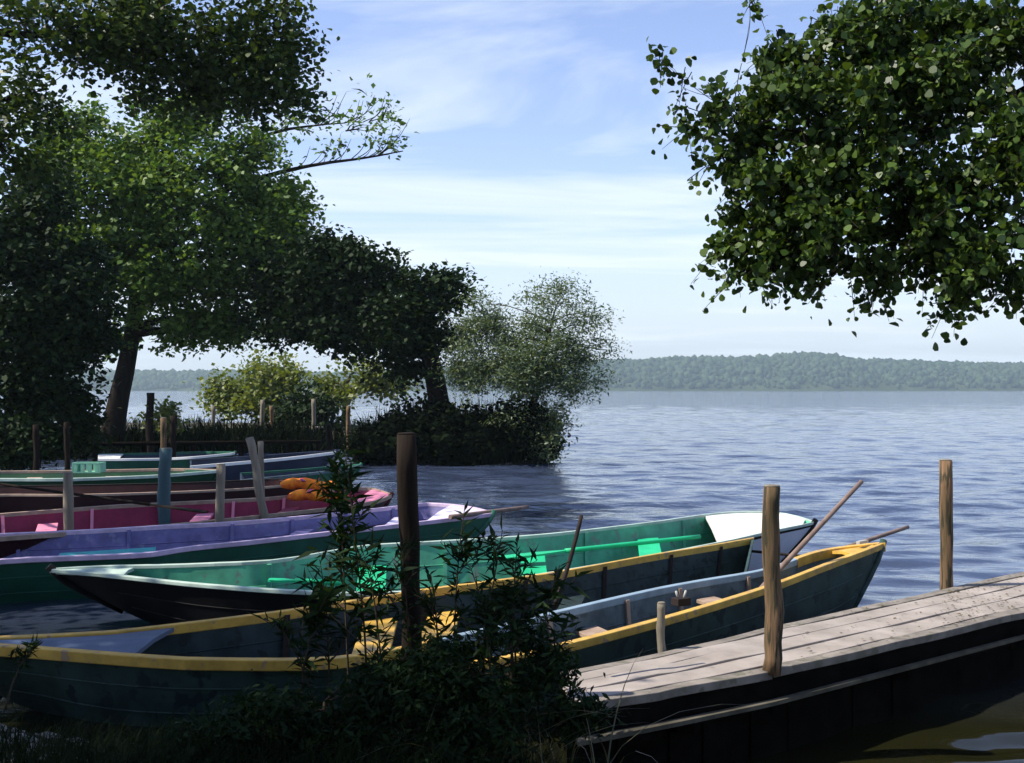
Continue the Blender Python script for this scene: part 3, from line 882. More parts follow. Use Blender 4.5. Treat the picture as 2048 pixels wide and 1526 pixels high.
# G: green boat with white foredeck
G, Gn, Gf, Glow, Gax = boat('rowing_boat', 'long sea green boat with white foredeck and black outer side',
     near=[(100, 1141), (200, 1149), (300, 1160), (420, 1172), (600, 1184), (800, 1186), (1000, 1163), (1250, 1122), (1450, 1084), (1540, 1064), (1630, 1046)],
     far=[(100, 1139), (200, 1134), (342, 1131), (444, 1127), (564, 1120), (726, 1093), (839, 1086), (1038, 1074), (1147, 1064), (1300, 1046), (1450, 1026), (1560, 1027), (1630, 1044)],
     zn=[.44, .42, .40, .39, .38, .38, .39, .40, .42, .46], zf=[.44, .45, .48, .50, .50, .50, .50, .48, .46],
     mats=dict(out=M['black_hull'], **{'in': M['green_in']}, floor=M['green_bright'], rail_near=M['green_rail'], rail_far=M['green_rail'], rib=M['green_in']),
     rake=(0.55, 0.45), decks=((0.0, 0.09, 'green_rail'), (0.82, 0.999, 'white')), thwarts=((0.33, 0.24, 'green_bright', 0), (0.5, 0.24, 'green_bright', 0), (0.68, 0.24, 'green_bright', 0.02)), ribs=(0.2, 0.41, 0.58, 0.74), rail_h=0.03, rail_w=0.035, strakes=True)
# right end of its hull: white paint with bluish shade put into the colour
hb = MB(); vs = []; fs = []
rows_ = [i for i in range(34, 41)]
for i in rows_:
    for f in (0.10, 0.4, 0.7, 1.0):
        q = Glow(i, False, f)[0] + Vector((0.003, -0.006, 0)); vs.append(q)
for a in range(len(rows_) - 1):
    for b in range(3):
        fs.append((a * 4 + b, (a + 1) * 4 + b, (a + 1) * 4 + b + 1, a * 4 + b + 1))
hb.add(vs, fs, 0, True).build('bow_panel', M['white_in_shade'], G)
# two bright green oars in it
pole('oar', 'bright green oar lying along the inside of the green boat', 'oar', px(1130, 1102, 0.42), px(1400, 1073, 0.47), 0.022, M['green_bright'], (0.7, 0.07))
pole('oar', 'short green oar end lying in the left half of the green boat', 'oar', px(590, 1162, 0.38), px(690, 1166, 0.36), 0.022, M['green_bright'], (0.2, 0.05))

# P: lavender boat with dark green outside
P_, Pn, Pf, Plow, Pax = boat('rowing_boat', 'boat painted lavender inside and dark green outside, with pink rail',
     near=[(-160, 1143), (0, 1121), (200, 1112), (300, 1107), (380, 1095), (500, 1083), (650, 1066), (830, 1046), (940, 1033), (988, 1028)],
     far=[(-160, 1077), (0, 1069), (180, 1061), (330, 1052), (480, 1044), (660, 1028), (780, 1015), (850, 1007), (930, 1013), (988, 1026)],
     zn=[.40, .40, .40, .40, .40, .40, .42, .44, .46], zf=[.40, .41, .42, .43, .44, .45, .46, .46],
     mats=dict(out=M['dgreen'], **{'in': M['lav']}, floor=M['turq'], rail_near=M['lav_rail'], rail_far=M['lav_rail'], rib=M['lav']),
     ends=('flat', 'point'), rake=(0.05, 0.4), decks=((0.86, 0.999, 'lav_pale'),), thwarts=((0.25, 0.9, 'turq', -0.03), (0.55, 0.2, 'lav', 0), (0.76, 0.2, 'lav_pale', 0.02)), ribs=(0.12, 0.28, 0.42, 0.53, 0.63, 0.72), rail_h=0.045, strakes=True)

# R: crimson boat with pink bow
R_, Rn, Rf, Rlow, Rax = boat('rowing_boat', 'crimson boat with tan rails and a pink foredeck behind the lavender one',
     near=[(-120, 1088), (0, 1076), (300, 1054), (500, 1034), (680, 1014), (750, 1003), (784, 991)],
     far=[(-120, 1040), (0, 1029), (130, 1019), (240, 1011), (400, 1003), (560, 994), (680, 978), (740, 977), (784, 989)],
     zn=[.40, .40, .40, .42, .46, .5], zf=[.42, .43, .44, .46, .48, .5],
     mats=dict(out=M['maroon'], **{'in': M['crimson']}, rail_near=M['tan_rail'], rail_far=M['tan_rail'], rib=M['pink']),
     ends=('flat', 'point'), rake=(0.05, 0.4), decks=((0.85, 0.999, 'pink'),), thwarts=((0.18, 0.22, 'pink', 0), (0.46, 0.22, 'pink', 0.0), (0.62, 0.2, 'crimson', 0)), ribs=(0.1, 0.25, 0.38, 0.5, 0.6), rail_h=0.045)

# darker boats further back
boat('rowing_boat', 'dark maroon boat lying low between the crimson and the leaf green boats',
     near=[(-140, 997), (0, 990), (150, 990), (300, 986), (450, 980), (560, 972), (640, 962)], far=[(-140, 976), (0, 973), (200, 970), (400, 965), (540, 959), (640, 960)],
     zn=[.38, .4, .44], zf=[.4, .42, .44], mats=dict(out=M['maroon'], **{'in': M['maroon']}, rail_near=M['tan_rail'], rail_far=M['pole_dark']),
     ends=('flat', 'point'), thwarts=((0.3, 0.2, 'maroon', 0), (0.6, 0.2, 'tan_rail', 0)), decks=((0.88, 0.999, 'maroon'),), rail_h=0.035, rail_w=0.03)
boat('rowing_boat', 'leaf green boat at the left edge beyond the crimson one',
     near=[(-160, 959), (0, 958), (120, 958), (220, 955), (330, 950), (440, 941)], far=[(-160, 946), (0, 943), (120, 942), (230, 940), (350, 938), (440, 940)],
     zn=[.42, .42, .46], zf=[.42, .42, .46], mats=dict(out=M['leafgreen'], **{'in': M['leafgreen']}, rail_near=M['green_rail'], rail_far=M['tan_rail']),
     ends=('flat', 'point'), thwarts=((0.35, 0.25, 'tan_rail', 0.03), (0.6, 0.25, 'tan_rail', 0.03)), decks=((0.85, 0.999, 'leafgreen'),), rail_h=0.05, rail_w=0.05)
boat('rowing_boat', 'white-railed dark blue boat pointing right near the island reeds',
     near=[(380, 933), (450, 927), (530, 920), (600, 913), (672, 904)], far=[(380, 921), (450, 916), (530, 911), (600, 906), (672, 902)],
     zn=[.42, .44, .52], zf=[.42, .44, .52], mats=dict(out=M['navy'], **{'in': M['navy']}, rail_near=M['white'], rail_far=M['navy']),
     ends=('flat', 'point'), thwarts=((0.4, 0.25, 'white', 0),), rail_h=0.06, rail_w=0.05, rake=(0.05, 0.5))
boat('rowing_boat', 'dark green boat with white rail and stern seat under the trees',
     near=[(196, 918), (260, 918), (330, 917), (400, 913), (470, 906)], far=[(196, 908), (260, 907), (330, 906), (400, 904), (470, 904)],
     zn=[.42, .42, .5], zf=[.42, .42, .5], mats=dict(out=M['dgreen'], **{'in': M['navy']}, rail_near=M['white'], rail_far=M['dgreen']),
     ends=('flat', 'point'), decks=((0.0, 0.16, 'white'),), thwarts=((0.5, 0.25, 'dgreen', 0),), rail_h=0.05, rail_w=0.05)
boat('rowing_boat', 'small dim green boat moored between the white-railed one and the crimson bow',
     near=[(480, 961), (540, 955), (610, 948), (690, 938), (722, 930)], far=[(480, 947), (540, 943), (610, 938), (690, 931), (722, 929)],
     zn=[.40, .42, .5], zf=[.40, .42, .5], mats=dict(out=M['dgreen'], **{'in': M['navy']}, rail_near=M['greyblue'], rail_far=M['dgreen']),
     ends=('flat', 'point'), thwarts=((0.5, 0.2, 'greyblue', 0),), rail_h=0.045, rail_w=0.045)

# orange life vests on the crimson boat
G_V = 'orange life vests on the crimson boat'


def vest(c, ax, label, tilt):
    root = empty('life_vest', c, label, 'life vest', G_V)
    ax = Vector(ax).normalized(); s = Vector((-ax.y, ax.x, 0)).normalized(); up = (Vector((0, 0, 1)) + s * tilt).normalized()
    for k, q in enumerate((-1, 1)):
        pts = [Vector(c) + s * 0.11 * q + ax * t + up * (0.06 + 0.05 * math.sin((t + 0.3) * 5)) for t in np.linspace(-0.32, 0.30, 9)]
        MB().tube(pts, [0.025, 0.055, 0.065, 0.055, 0.065, 0.06, 0.05, 0.055, 0.03], 12, 0, 0.10).build('float_panel', M['orange'], root)
    pts = [Vector(c) + ax * (0.30 + 0.08 * math.sin(w)) + s * 0.13 * math.cos(w) + up * 0.12 for w in np.linspace(0, math.pi, 9)]
    MB().tube(pts, [0.04] * 9, 10, 0, 0.04).build('collar', M['orange'], root)
    MB().box(Vector(c) + up * 0.165 - ax * 0.05, ax * 0.025, s * 0.24, up * 0.008).build('strap', M['purple'], root, bevel=0.003)


pv = pd(612, 980, 14.2)
vest(pv, (1, 0.25, -0.10), 'orange life vest lying on top at the back, the higher of two', -0.7)
pv = pd(630, 1003, 13.7)
vest(pv, (1, 0.1, -0.08), 'orange life vest lying lower down near the rail of the crimson boat', -0.7)

# pale green crate on the leaf green boat
pc = px(178, 945, 0.47)
cr = empty('crate', pc, 'pale green slatted crate on the leaf green boat', 'crate')
MB().box(pc + Vector((0, 0, 0.01)), (0.22, 0, 0), (0, 0.13, 0), (0, 0, 0.01)).build('bottom', M['crate'], cr)
for i in range(4):
    for sy in (-1, 1):
        MB().box(pc + Vector((-0.18 + 0.12 * i, 0.12 * sy, 0.085)), (0.03, 0, 0), (0, 0.01, 0), (0, 0, 0.063)).build('slat', M['crate'], cr)
for sy in (-1, 1):
    MB().box(pc + Vector((0, 0.12 * sy, 0.16)), (0.22, 0, 0), (0, 0.012, 0), (0, 0, 0.011)).build('rim', M['crate'], cr)
for sx in (-1, 1):
    MB().box(pc + Vector((0.225 * sx, 0, 0.09)), (0.01, 0, 0), (0, 0.13, 0), (0, 0, 0.08)).build('end_panel', M['crate'], cr)

# far landing stages
def stage(label, pts, z, w, legs, m):
    P = [pd(u, HOR + FPX * (EYE - z) / dd, dd) for u, dd in pts]
    root = empty('jetty', P[0], label, 'jetty', 'landing stages under the trees')
    MB().sweep(P, lambda i: [Vector((0, 0, 0)), Vector((0, w, 0)), Vector((0, w, -0.07)), Vector((0, 0, -0.07))]).build('walkway', M[m], root)
    for t in legs:
        q = P[0].lerp(P[-1], t) + Vector((0, w * 0.5, -0.075))
        MB().tube([q, Vector((q.x, q.y, -0.6))], 0.07, 8, 0, 0.05).build('leg', M['post_dark'], root)
    q0, q1 = P[0], P[-1]
    return root


stage('low plank jetty far back below the yellow-green bushes', [(385, 35.5), (640, 36.0)], 0.62, 0.7, (0.05, 0.3, 0.55, 0.8, 0.97), 'deck_old')
stage('plank landing stage at the left edge beneath the dark trees', [(-80, 30.0), (135, 30.5)], 0.80, 0.6, (0.1, 0.4, 0.7, 0.97), 'deck_old')
stage('dark landing stage behind the leaf green boat', [(150, 27.0), (640, 28.5)], 0.52, 0.8, (0.05, 0.25, 0.45, 0.65, 0.85, 0.98), 'deck_dark')


# ------------------------------------------------------------------ trees
def rot_frames(n, rg, up_bias=0.5):
    nv = rg.normal(size=(n, 3)); nv[:, 2] = np.abs(nv[:, 2]) + up_bias
    nv /= np.linalg.norm(nv, axis=1, keepdims=True)
    a = rg.normal(size=(n, 3)); a[:, 2] -= 0.35
    a -= nv * (a * nv).sum(1, keepdims=True); a /= np.linalg.norm(a, axis=1, keepdims=True)
    b = np.cross(nv, a)
    return a, b, nv


SH_ROUND = np.array([(0, 0, 0), (0.16, 0.22, 0.05), (0.52, 0.43, 0.13), (0.84, 0.33, 0.06), (1.0, 0.0, -0.10), (0.84, -0.33, 0.06), (0.52, -0.43, 0.13), (0.16, -0.22, 0.05)])
SH_DIAM = np.array([(0, 0, 0), (0.45, 0.36, 0.07), (1.0, 0, -0.05), (0.45, -0.36, 0.07)])
SH_LANCE = np.array([(0, 0, 0), (0.35, 0.10, 0.03), (1.0, 0, -0.10), (0.35, -0.10, 0.03)])


def leaves_np(P, size, shape, rg, up_bias=0.5, dirs=None):
    n = len(P)
    a, b, c = rot_frames(n, rg, up_bias)
    if dirs is not None:
        a = dirs + 0.55 * rg.normal(size=(n, 3)); a /= np.linalg.norm(a, axis=1, keepdims=True)
        c = c - a * (a * c).sum(1, keepdims=True); c /= np.linalg.norm(c, axis=1, keepdims=True)
        b = np.cross(c, a)
    s = size * rg.uniform(0.5, 1.3, n)
    sh = shape[None] * s[:, None, None]
    return P[:, None, :] + sh[:, :, 0:1] * a[:, None] + sh[:, :, 1:2] * b[:, None] + sh[:, :, 2:3] * c[:, None]


def wander(a, b, n, amp, rg):
    a, b = np.array(a, float), np.array(b, float)
    L = np.linalg.norm(b - a)
    o1, o2 = rg.normal(size=3), rg.normal(size=3)
    out = []
    for i in range(n + 1):
        t = i / n
        out.append(a + (b - a) * t + (o1 * math.sin(math.pi * t) + o2 * 0.5 * math.sin(2 * math.pi * t)) * amp * L * 0.5 + np.array((0, 0, 0.10 * L * math.sin(math.pi * t) * amp * 3)))
    return out


def W(x, y, z, rx, ry, rz, nc, dens=1.0):
    """a crown lobe given in metres (used where the crown stands outside the view)"""
    return ('w', np.array((x, y, z), float), np.array((rx, ry, rz), float), nc, dens)


def tree(name, label, cat, trunk, radii, blobs, leaf, size, shape, seed, group=None, limb_from=None, wood='bark', clump=0.35, per=26, branch_r=0.05, up_bias=0.5, twigs=True, sides=10, root_loc=None, limbs=(), spray=0.0):
    """trunk: world points; blobs: (u, v, d, ru_px, rv_px, rd_m, n_clumps [, leaf density])"""
    rg = np.random.default_rng(seed)
    random.seed(seed)
    root = empty(name, root_loc if root_loc is not None else trunk[0], label, cat, group)
    tb = MB()
    tr = resample(trunk, 14)
    rr = [float(np.interp(i / 13, np.linspace(0, 1, len(radii)), radii)) for i in range(14)]
    tb.tube(tr, rr, sides, 0, 0.07)
    pts = []
    TR = np.array([tuple(p) for p in tr])
    k0 = int(len(TR) * 0.35)
    CA, CR = [TR[k0:]], list(rr[k0:])
    for lp_, lr_ in limbs:
        q_ = resample(lp_, 12); r_ = [float(np.interp(i / 11, np.linspace(0, 1, len(lr_)), lr_)) for i in range(12)]
        tb.tube(q_, r_, 8, 0, 0.06)
        CA.append(np.array([tuple(p) for p in q_[4:]])); CR += r_[4:]
    cand = np.concatenate(CA)
    for bl in blobs:
        if bl[0] == 'w':
            _, c, rad, nc, dens = bl
        else:
            u, v, dd, ru, rv, rd, nc = bl[:7]
            dens = bl[7] if len(bl) > 7 else 1.0
            c = np.array(pd(u, v, dd)); rad = np.array((ru / FPX * dd, rd, rv / FPX * dd))
        # limb from the nearest upper trunk point below the blob
        j = int(np.argmin(np.linalg.norm(cand - c, axis=1) + np.maximum(0, cand[:, 2] - c[2]) * 1.5))
        lp = wander(cand[j], c, 7, 0.12, rg)
        r0 = min(CR[j] * 0.6, branch_r * 2.2)
        tb.tube(lp, [r0 * (1 - 0.75 * i / 7) for i in range(8)], 7, 0, 0.05)
        # the blob is several uneven lobes, each a cloud of leaf clumps
        ns = max(3, int(nc / 9))
        q = rg.normal(size=(ns, 3)); q /= np.linalg.norm(q, axis=1, keepdims=True)
        sc = c + q * (rg.random(ns) ** 0.4)[:, None] * rad * 0.78
        sr = rg.uniform(0.22, 0.5, ns)
        w_ = rg.integers(0, ns, nc)
        q = rg.normal(size=(nc, 3)); q /= np.linalg.norm(q, axis=1, keepdims=True)
        cl = sc[w_] + q * (rg.random(nc) ** 0.5 * sr[w_])[:, None] * rad
        if twigs:
            for t in range(0, nc, 3):
                s = lp[int(rg.integers(4, 8))]
                tb.tube(wander(s, cl[t], 4, 0.15, rg), [branch_r * 0.35, branch_r * 0.28, branch_r * 0.2, branch_r * 0.14, branch_r * 0.06], 5, 0, 0, False)
        m = max(3, int(per * dens))
        # stragglers beyond the outline keep the edge ragged
        ex = rg.random(nc) < 0.16
        q = rg.normal(size=(nc, 3)); q /= np.linalg.norm(q, axis=1, keepdims=True)
        cl[ex] = (c + q * rg.uniform(0.85, 1.22, (nc, 1)) * rad)[ex]
        cs = clump * rg.uniform(0.6, 1.3, (nc, 1, 1))
        if spray:
            # leaves sit along short outward, drooping twigs
            dv = (cl - c) / rad * 0.5 + rg.normal(size=(nc, 3)) * 0.55 + np.array((0, 0, -0.15))
            dv /= np.linalg.norm(dv, axis=1, keepdims=True)
            ln = spray * rg.uniform(0.6, 1.3, nc)
            tt = np.linspace(-0.5, 0.5, m)[None, :, None]
            ax = cl[:, None, :] + dv[:, None, :] * ln[:, None, None] * tt
            ax[:, :, 2] -= 0.25 * ln[:, None] * (tt[:, :, 0] + 0.5) ** 2
            pts.append((ax + rg.normal(size=(nc, m, 3)) * cs * 0.42).reshape(-1, 3))
            for t in range(nc):
                tb.tube([ax[t, 0], ax[t, m // 3], ax[t, 2 * m // 3], ax[t, -1]], [0.0032, 0.0026, 0.002, 0.001], 3, 0, 0, False)
        else:
            off = rg.normal(size=(nc, m, 3)) * cs * np.array((1, 1, 0.62))
            off[ex] *= 0.75
            pts.append((cl[:, None, :] + off).reshape(-1, 3))
    P = np.concatenate(pts)
    tb.build('trunk', M[wood], root)
    mesh_np('crown', leaves_np(P, size, shape, rg, up_bias), len(shape), M[leaf], root)
    return root, len(P)


# fine bare twigs fanning up from the bough that reaches right
_rg = np.random.default_rng(5)
TWIGS = []
for k in range(34):
    u0 = _rg.uniform(545, 770)
    v0 = np.interp(u0, [540, 640, 730, 806], [350, 328, 316, 302]) if k % 2 else np.interp(u0, [540, 620, 690, 800], [268, 252, 246, 240])
    L = _rg.uniform(35, 85)
    u1, v1 = u0 + L * _rg.uniform(0.35, 0.9), v0 - L * _rg.uniform(0.35, 1.0)
    dz = _rg.uniform(-0.5, 0.5)
    TWIGS.append(([pd(u0, v0, 32), pd((u0 + u1) / 2 + 5, (v0 + v1) / 2 + 6, 32 + dz * .5), pd(u1, v1, 32 + dz)], [0.016, 0.011, 0.005]))

# big spreading tree on the left bank
tree('broadleaf_tree', 'large spreading tree with sunlit crown and leaning dark trunk on the left bank', 'tree',
     [pd(222, 905, 31), pd(232, 820, 31), pd(252, 730, 31), pd(268, 650, 31), pd(285, 520, 31), pd(320, 380, 31)], [0.36, 0.28, 0.24, 0.24, 0.17, 0.08],
     [(300, 290, 30.5, 150, 95, 1.6, 130), (190, 330, 30, 110, 85, 1.5, 85), (390, 250, 31, 90, 60, 1.4, 70), (440, 350, 30.5, 120, 95, 1.5, 120), (330, 450, 29.6, 150, 110, 1.6, 150),
      (540, 430, 31, 60, 70, 1.2, 60), (560, 400, 31, 50, 40, 1.0, 30), (140, 440, 30, 110, 80, 1.5, 90), (430, 560, 30, 140, 80, 1.6, 150), (280, 590, 30, 110, 75, 1.5, 110), (350, 660, 30.5, 75, 35, 1.2, 40),
      (520, 510, 30.4, 80, 60, 1.3, 80), (560, 500, 30.2, 70, 70, 1.2, 90), (600, 430, 30.6, 30, 20, .6, 14), (240, 400, 29.6, 120, 90, 1.4, 130), (160, 260, 30.4, 60, 40, .9, 40), (420, 210, 31, 70, 30, .9, 36), (500, 330, 30.8, 60, 80, 1.1, 70), (470, 460, 30.2, 90, 80, 1.2, 100), (80, 470, 29.8, 80, 90, 1.2, 90), (420, 640, 30.2, 90, 40, 1.2, 70), (330, 350, 29.4, 140, 90, 1.2, 130), (590, 405, 30.8, 34, 22, .6, 16), (560, 455, 30.6, 50, 36, .8, 40), (220, 500, 29.8, 110, 80, 1.4, 110), (350, 220, 30.6, 90, 40, 1.0, 46), (100, 330, 30.2, 70, 80, 1.2, 60), (360, 560, 29.8, 120, 80, 1.4, 110), (480, 650, 30.5, 100, 45, 1.3, 70), (230, 680, 31.3, 60, 40, 1.0, 26),
      (600, 262, 32, 50, 12, 0.6, 6, 0.4), (700, 262, 32, 60, 36, 0.8, 11, 0.4), (765, 240, 32, 40, 36, 0.7, 12, 0.5), (775, 285, 32, 34, 14, 0.5, 9, 0.5), (690, 292, 32, 50, 14, 0.5, 6, 0.4), (650, 215, 32, 50, 30, 0.6, 6, 0.3), (720, 180, 32, 45, 22, 0.6, 4, 0.15), (570, 235, 32, 50, 26, 0.7, 12, 0.6)],
     'oak', 0.17, SH_DIAM, 31, clump=0.27, per=22, branch_r=0.07,
     limbs=(([pd(300, 470, 31), pd(400, 400, 31.5), pd(540, 350, 32), pd(640, 328, 32), pd(730, 316, 32), pd(806, 302, 32)], [0.14, 0.11, 0.08, 0.055, 0.04, 0.015]),
            *TWIGS,
            ([pd(320, 400, 31), pd(430, 320, 31.5), pd(540, 268, 32), pd(620, 252, 32), pd(690, 246, 32)], [0.12, 0.09, 0.05, 0.04, 0.015])))

# arm of dark foliage to the middle, its trunk on the island
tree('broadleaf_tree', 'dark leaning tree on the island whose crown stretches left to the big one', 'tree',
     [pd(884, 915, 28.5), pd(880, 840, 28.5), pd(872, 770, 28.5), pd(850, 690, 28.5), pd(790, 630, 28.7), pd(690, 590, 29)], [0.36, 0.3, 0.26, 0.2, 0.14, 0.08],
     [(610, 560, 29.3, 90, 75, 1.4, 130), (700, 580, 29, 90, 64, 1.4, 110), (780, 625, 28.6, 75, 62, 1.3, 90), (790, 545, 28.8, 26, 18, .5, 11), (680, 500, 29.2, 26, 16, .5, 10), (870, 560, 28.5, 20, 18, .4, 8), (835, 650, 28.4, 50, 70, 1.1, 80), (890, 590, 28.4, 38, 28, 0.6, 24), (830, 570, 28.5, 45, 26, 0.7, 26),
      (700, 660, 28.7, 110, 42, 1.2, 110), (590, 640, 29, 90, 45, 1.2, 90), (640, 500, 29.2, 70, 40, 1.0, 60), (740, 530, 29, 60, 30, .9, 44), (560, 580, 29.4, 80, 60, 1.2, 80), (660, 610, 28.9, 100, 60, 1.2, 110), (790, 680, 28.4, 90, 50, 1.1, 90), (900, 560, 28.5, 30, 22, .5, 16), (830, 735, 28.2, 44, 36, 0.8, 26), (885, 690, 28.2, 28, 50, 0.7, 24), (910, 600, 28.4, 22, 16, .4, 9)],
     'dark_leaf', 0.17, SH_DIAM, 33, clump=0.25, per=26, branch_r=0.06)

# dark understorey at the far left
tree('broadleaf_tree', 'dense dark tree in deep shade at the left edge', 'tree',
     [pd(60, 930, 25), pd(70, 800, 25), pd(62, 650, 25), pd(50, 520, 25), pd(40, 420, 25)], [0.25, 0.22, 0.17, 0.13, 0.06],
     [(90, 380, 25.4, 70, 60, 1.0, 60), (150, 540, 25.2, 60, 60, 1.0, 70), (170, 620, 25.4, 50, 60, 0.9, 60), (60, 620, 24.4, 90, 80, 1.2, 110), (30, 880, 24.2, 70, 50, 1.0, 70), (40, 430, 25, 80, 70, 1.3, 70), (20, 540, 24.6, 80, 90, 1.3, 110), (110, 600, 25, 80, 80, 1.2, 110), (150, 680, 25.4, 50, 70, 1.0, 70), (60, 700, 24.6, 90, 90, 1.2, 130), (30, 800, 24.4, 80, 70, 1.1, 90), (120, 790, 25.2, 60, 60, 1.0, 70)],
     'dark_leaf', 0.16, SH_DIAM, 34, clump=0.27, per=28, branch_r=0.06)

# near tree standing left of the picture: its boughs hang in at the top left and shade the boats
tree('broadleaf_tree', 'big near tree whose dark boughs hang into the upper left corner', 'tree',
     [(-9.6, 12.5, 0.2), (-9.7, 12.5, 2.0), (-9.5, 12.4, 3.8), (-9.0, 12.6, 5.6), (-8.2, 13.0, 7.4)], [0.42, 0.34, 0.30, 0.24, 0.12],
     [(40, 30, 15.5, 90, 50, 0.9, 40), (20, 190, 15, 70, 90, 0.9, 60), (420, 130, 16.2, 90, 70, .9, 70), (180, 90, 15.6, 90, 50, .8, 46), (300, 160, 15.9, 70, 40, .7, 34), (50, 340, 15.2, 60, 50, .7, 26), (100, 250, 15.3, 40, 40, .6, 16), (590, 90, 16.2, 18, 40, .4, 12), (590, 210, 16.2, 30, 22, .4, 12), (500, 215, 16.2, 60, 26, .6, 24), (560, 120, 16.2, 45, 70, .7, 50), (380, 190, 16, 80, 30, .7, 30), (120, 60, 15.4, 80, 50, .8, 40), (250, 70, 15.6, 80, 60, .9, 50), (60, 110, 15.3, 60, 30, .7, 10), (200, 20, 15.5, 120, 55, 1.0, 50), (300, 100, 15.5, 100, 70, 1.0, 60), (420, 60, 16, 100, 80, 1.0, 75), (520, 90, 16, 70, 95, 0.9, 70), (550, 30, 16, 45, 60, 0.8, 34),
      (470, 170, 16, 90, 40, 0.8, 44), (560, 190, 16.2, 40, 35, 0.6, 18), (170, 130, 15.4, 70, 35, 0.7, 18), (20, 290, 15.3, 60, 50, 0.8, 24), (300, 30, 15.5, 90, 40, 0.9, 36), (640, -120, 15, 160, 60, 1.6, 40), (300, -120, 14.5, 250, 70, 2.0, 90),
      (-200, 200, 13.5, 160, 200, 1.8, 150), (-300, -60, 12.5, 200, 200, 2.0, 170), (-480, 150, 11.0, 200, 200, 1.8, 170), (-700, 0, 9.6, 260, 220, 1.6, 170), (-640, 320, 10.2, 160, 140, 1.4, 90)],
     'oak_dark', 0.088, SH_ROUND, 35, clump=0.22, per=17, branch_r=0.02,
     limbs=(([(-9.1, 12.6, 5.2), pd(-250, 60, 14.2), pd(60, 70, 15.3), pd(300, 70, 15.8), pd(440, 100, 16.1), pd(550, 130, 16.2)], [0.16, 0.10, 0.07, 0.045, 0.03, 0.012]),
            ([(-9.3, 12.5, 4.4), pd(-300, 260, 13.8), pd(-60, 210, 14.9), pd(60, 190, 15.2)], [0.12, 0.08, 0.05, 0.015])))

# second shade tree beside the path left of the camera
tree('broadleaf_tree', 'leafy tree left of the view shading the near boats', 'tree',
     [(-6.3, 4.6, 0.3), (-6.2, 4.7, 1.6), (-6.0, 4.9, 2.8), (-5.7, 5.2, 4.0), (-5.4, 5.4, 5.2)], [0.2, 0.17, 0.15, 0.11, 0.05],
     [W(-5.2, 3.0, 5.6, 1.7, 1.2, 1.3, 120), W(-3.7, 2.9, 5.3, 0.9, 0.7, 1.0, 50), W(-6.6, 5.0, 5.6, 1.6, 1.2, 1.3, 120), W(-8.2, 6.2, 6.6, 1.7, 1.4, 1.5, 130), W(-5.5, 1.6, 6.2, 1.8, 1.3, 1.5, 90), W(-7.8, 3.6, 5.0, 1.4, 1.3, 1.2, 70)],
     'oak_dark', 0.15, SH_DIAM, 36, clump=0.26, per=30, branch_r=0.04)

# unseen dark trees added behind the camera to block sky light
for k, (lab, x, y, h) in enumerate((('unseen tree added behind the viewpoint to block sky light, trunk furthest left', -5.5, -5.0, 9), ('unseen tree added straight behind the viewpoint to block sky light', -0.5, -6.5, 10), ('unseen tree added behind the viewpoint to block sky light, nearest the jetty', 1.6, -9.0, 9))):
    tree('broadleaf_tree', lab, 'tree', [(x, y, 0.3), (x + 0.1, y, 2.0), (x, y + 0.1, 4.0), (x, y, h * 0.7)], [0.3, 0.25, 0.2, 0.1],
         [W(x, y, h * 0.62, 2.8, 2.2, 2.6, 120), W(x + 1.5, y + 1.8, h * 0.72, 2.2, 1.8, 1.8, 70), W(x - 1.5, y + 0.5, h * 0.4, 2.0, 1.6, 1.4, 60), W(x + 1.0, y, h * 0.28, 2.2, 1.4, 1.3, 60)],
         'dark_leaf', 0.34, SH_DIAM, 110 + k, clump=0.5, per=20, branch_r=0.06, group='unseen trees added behind the viewpoint to block sky light')

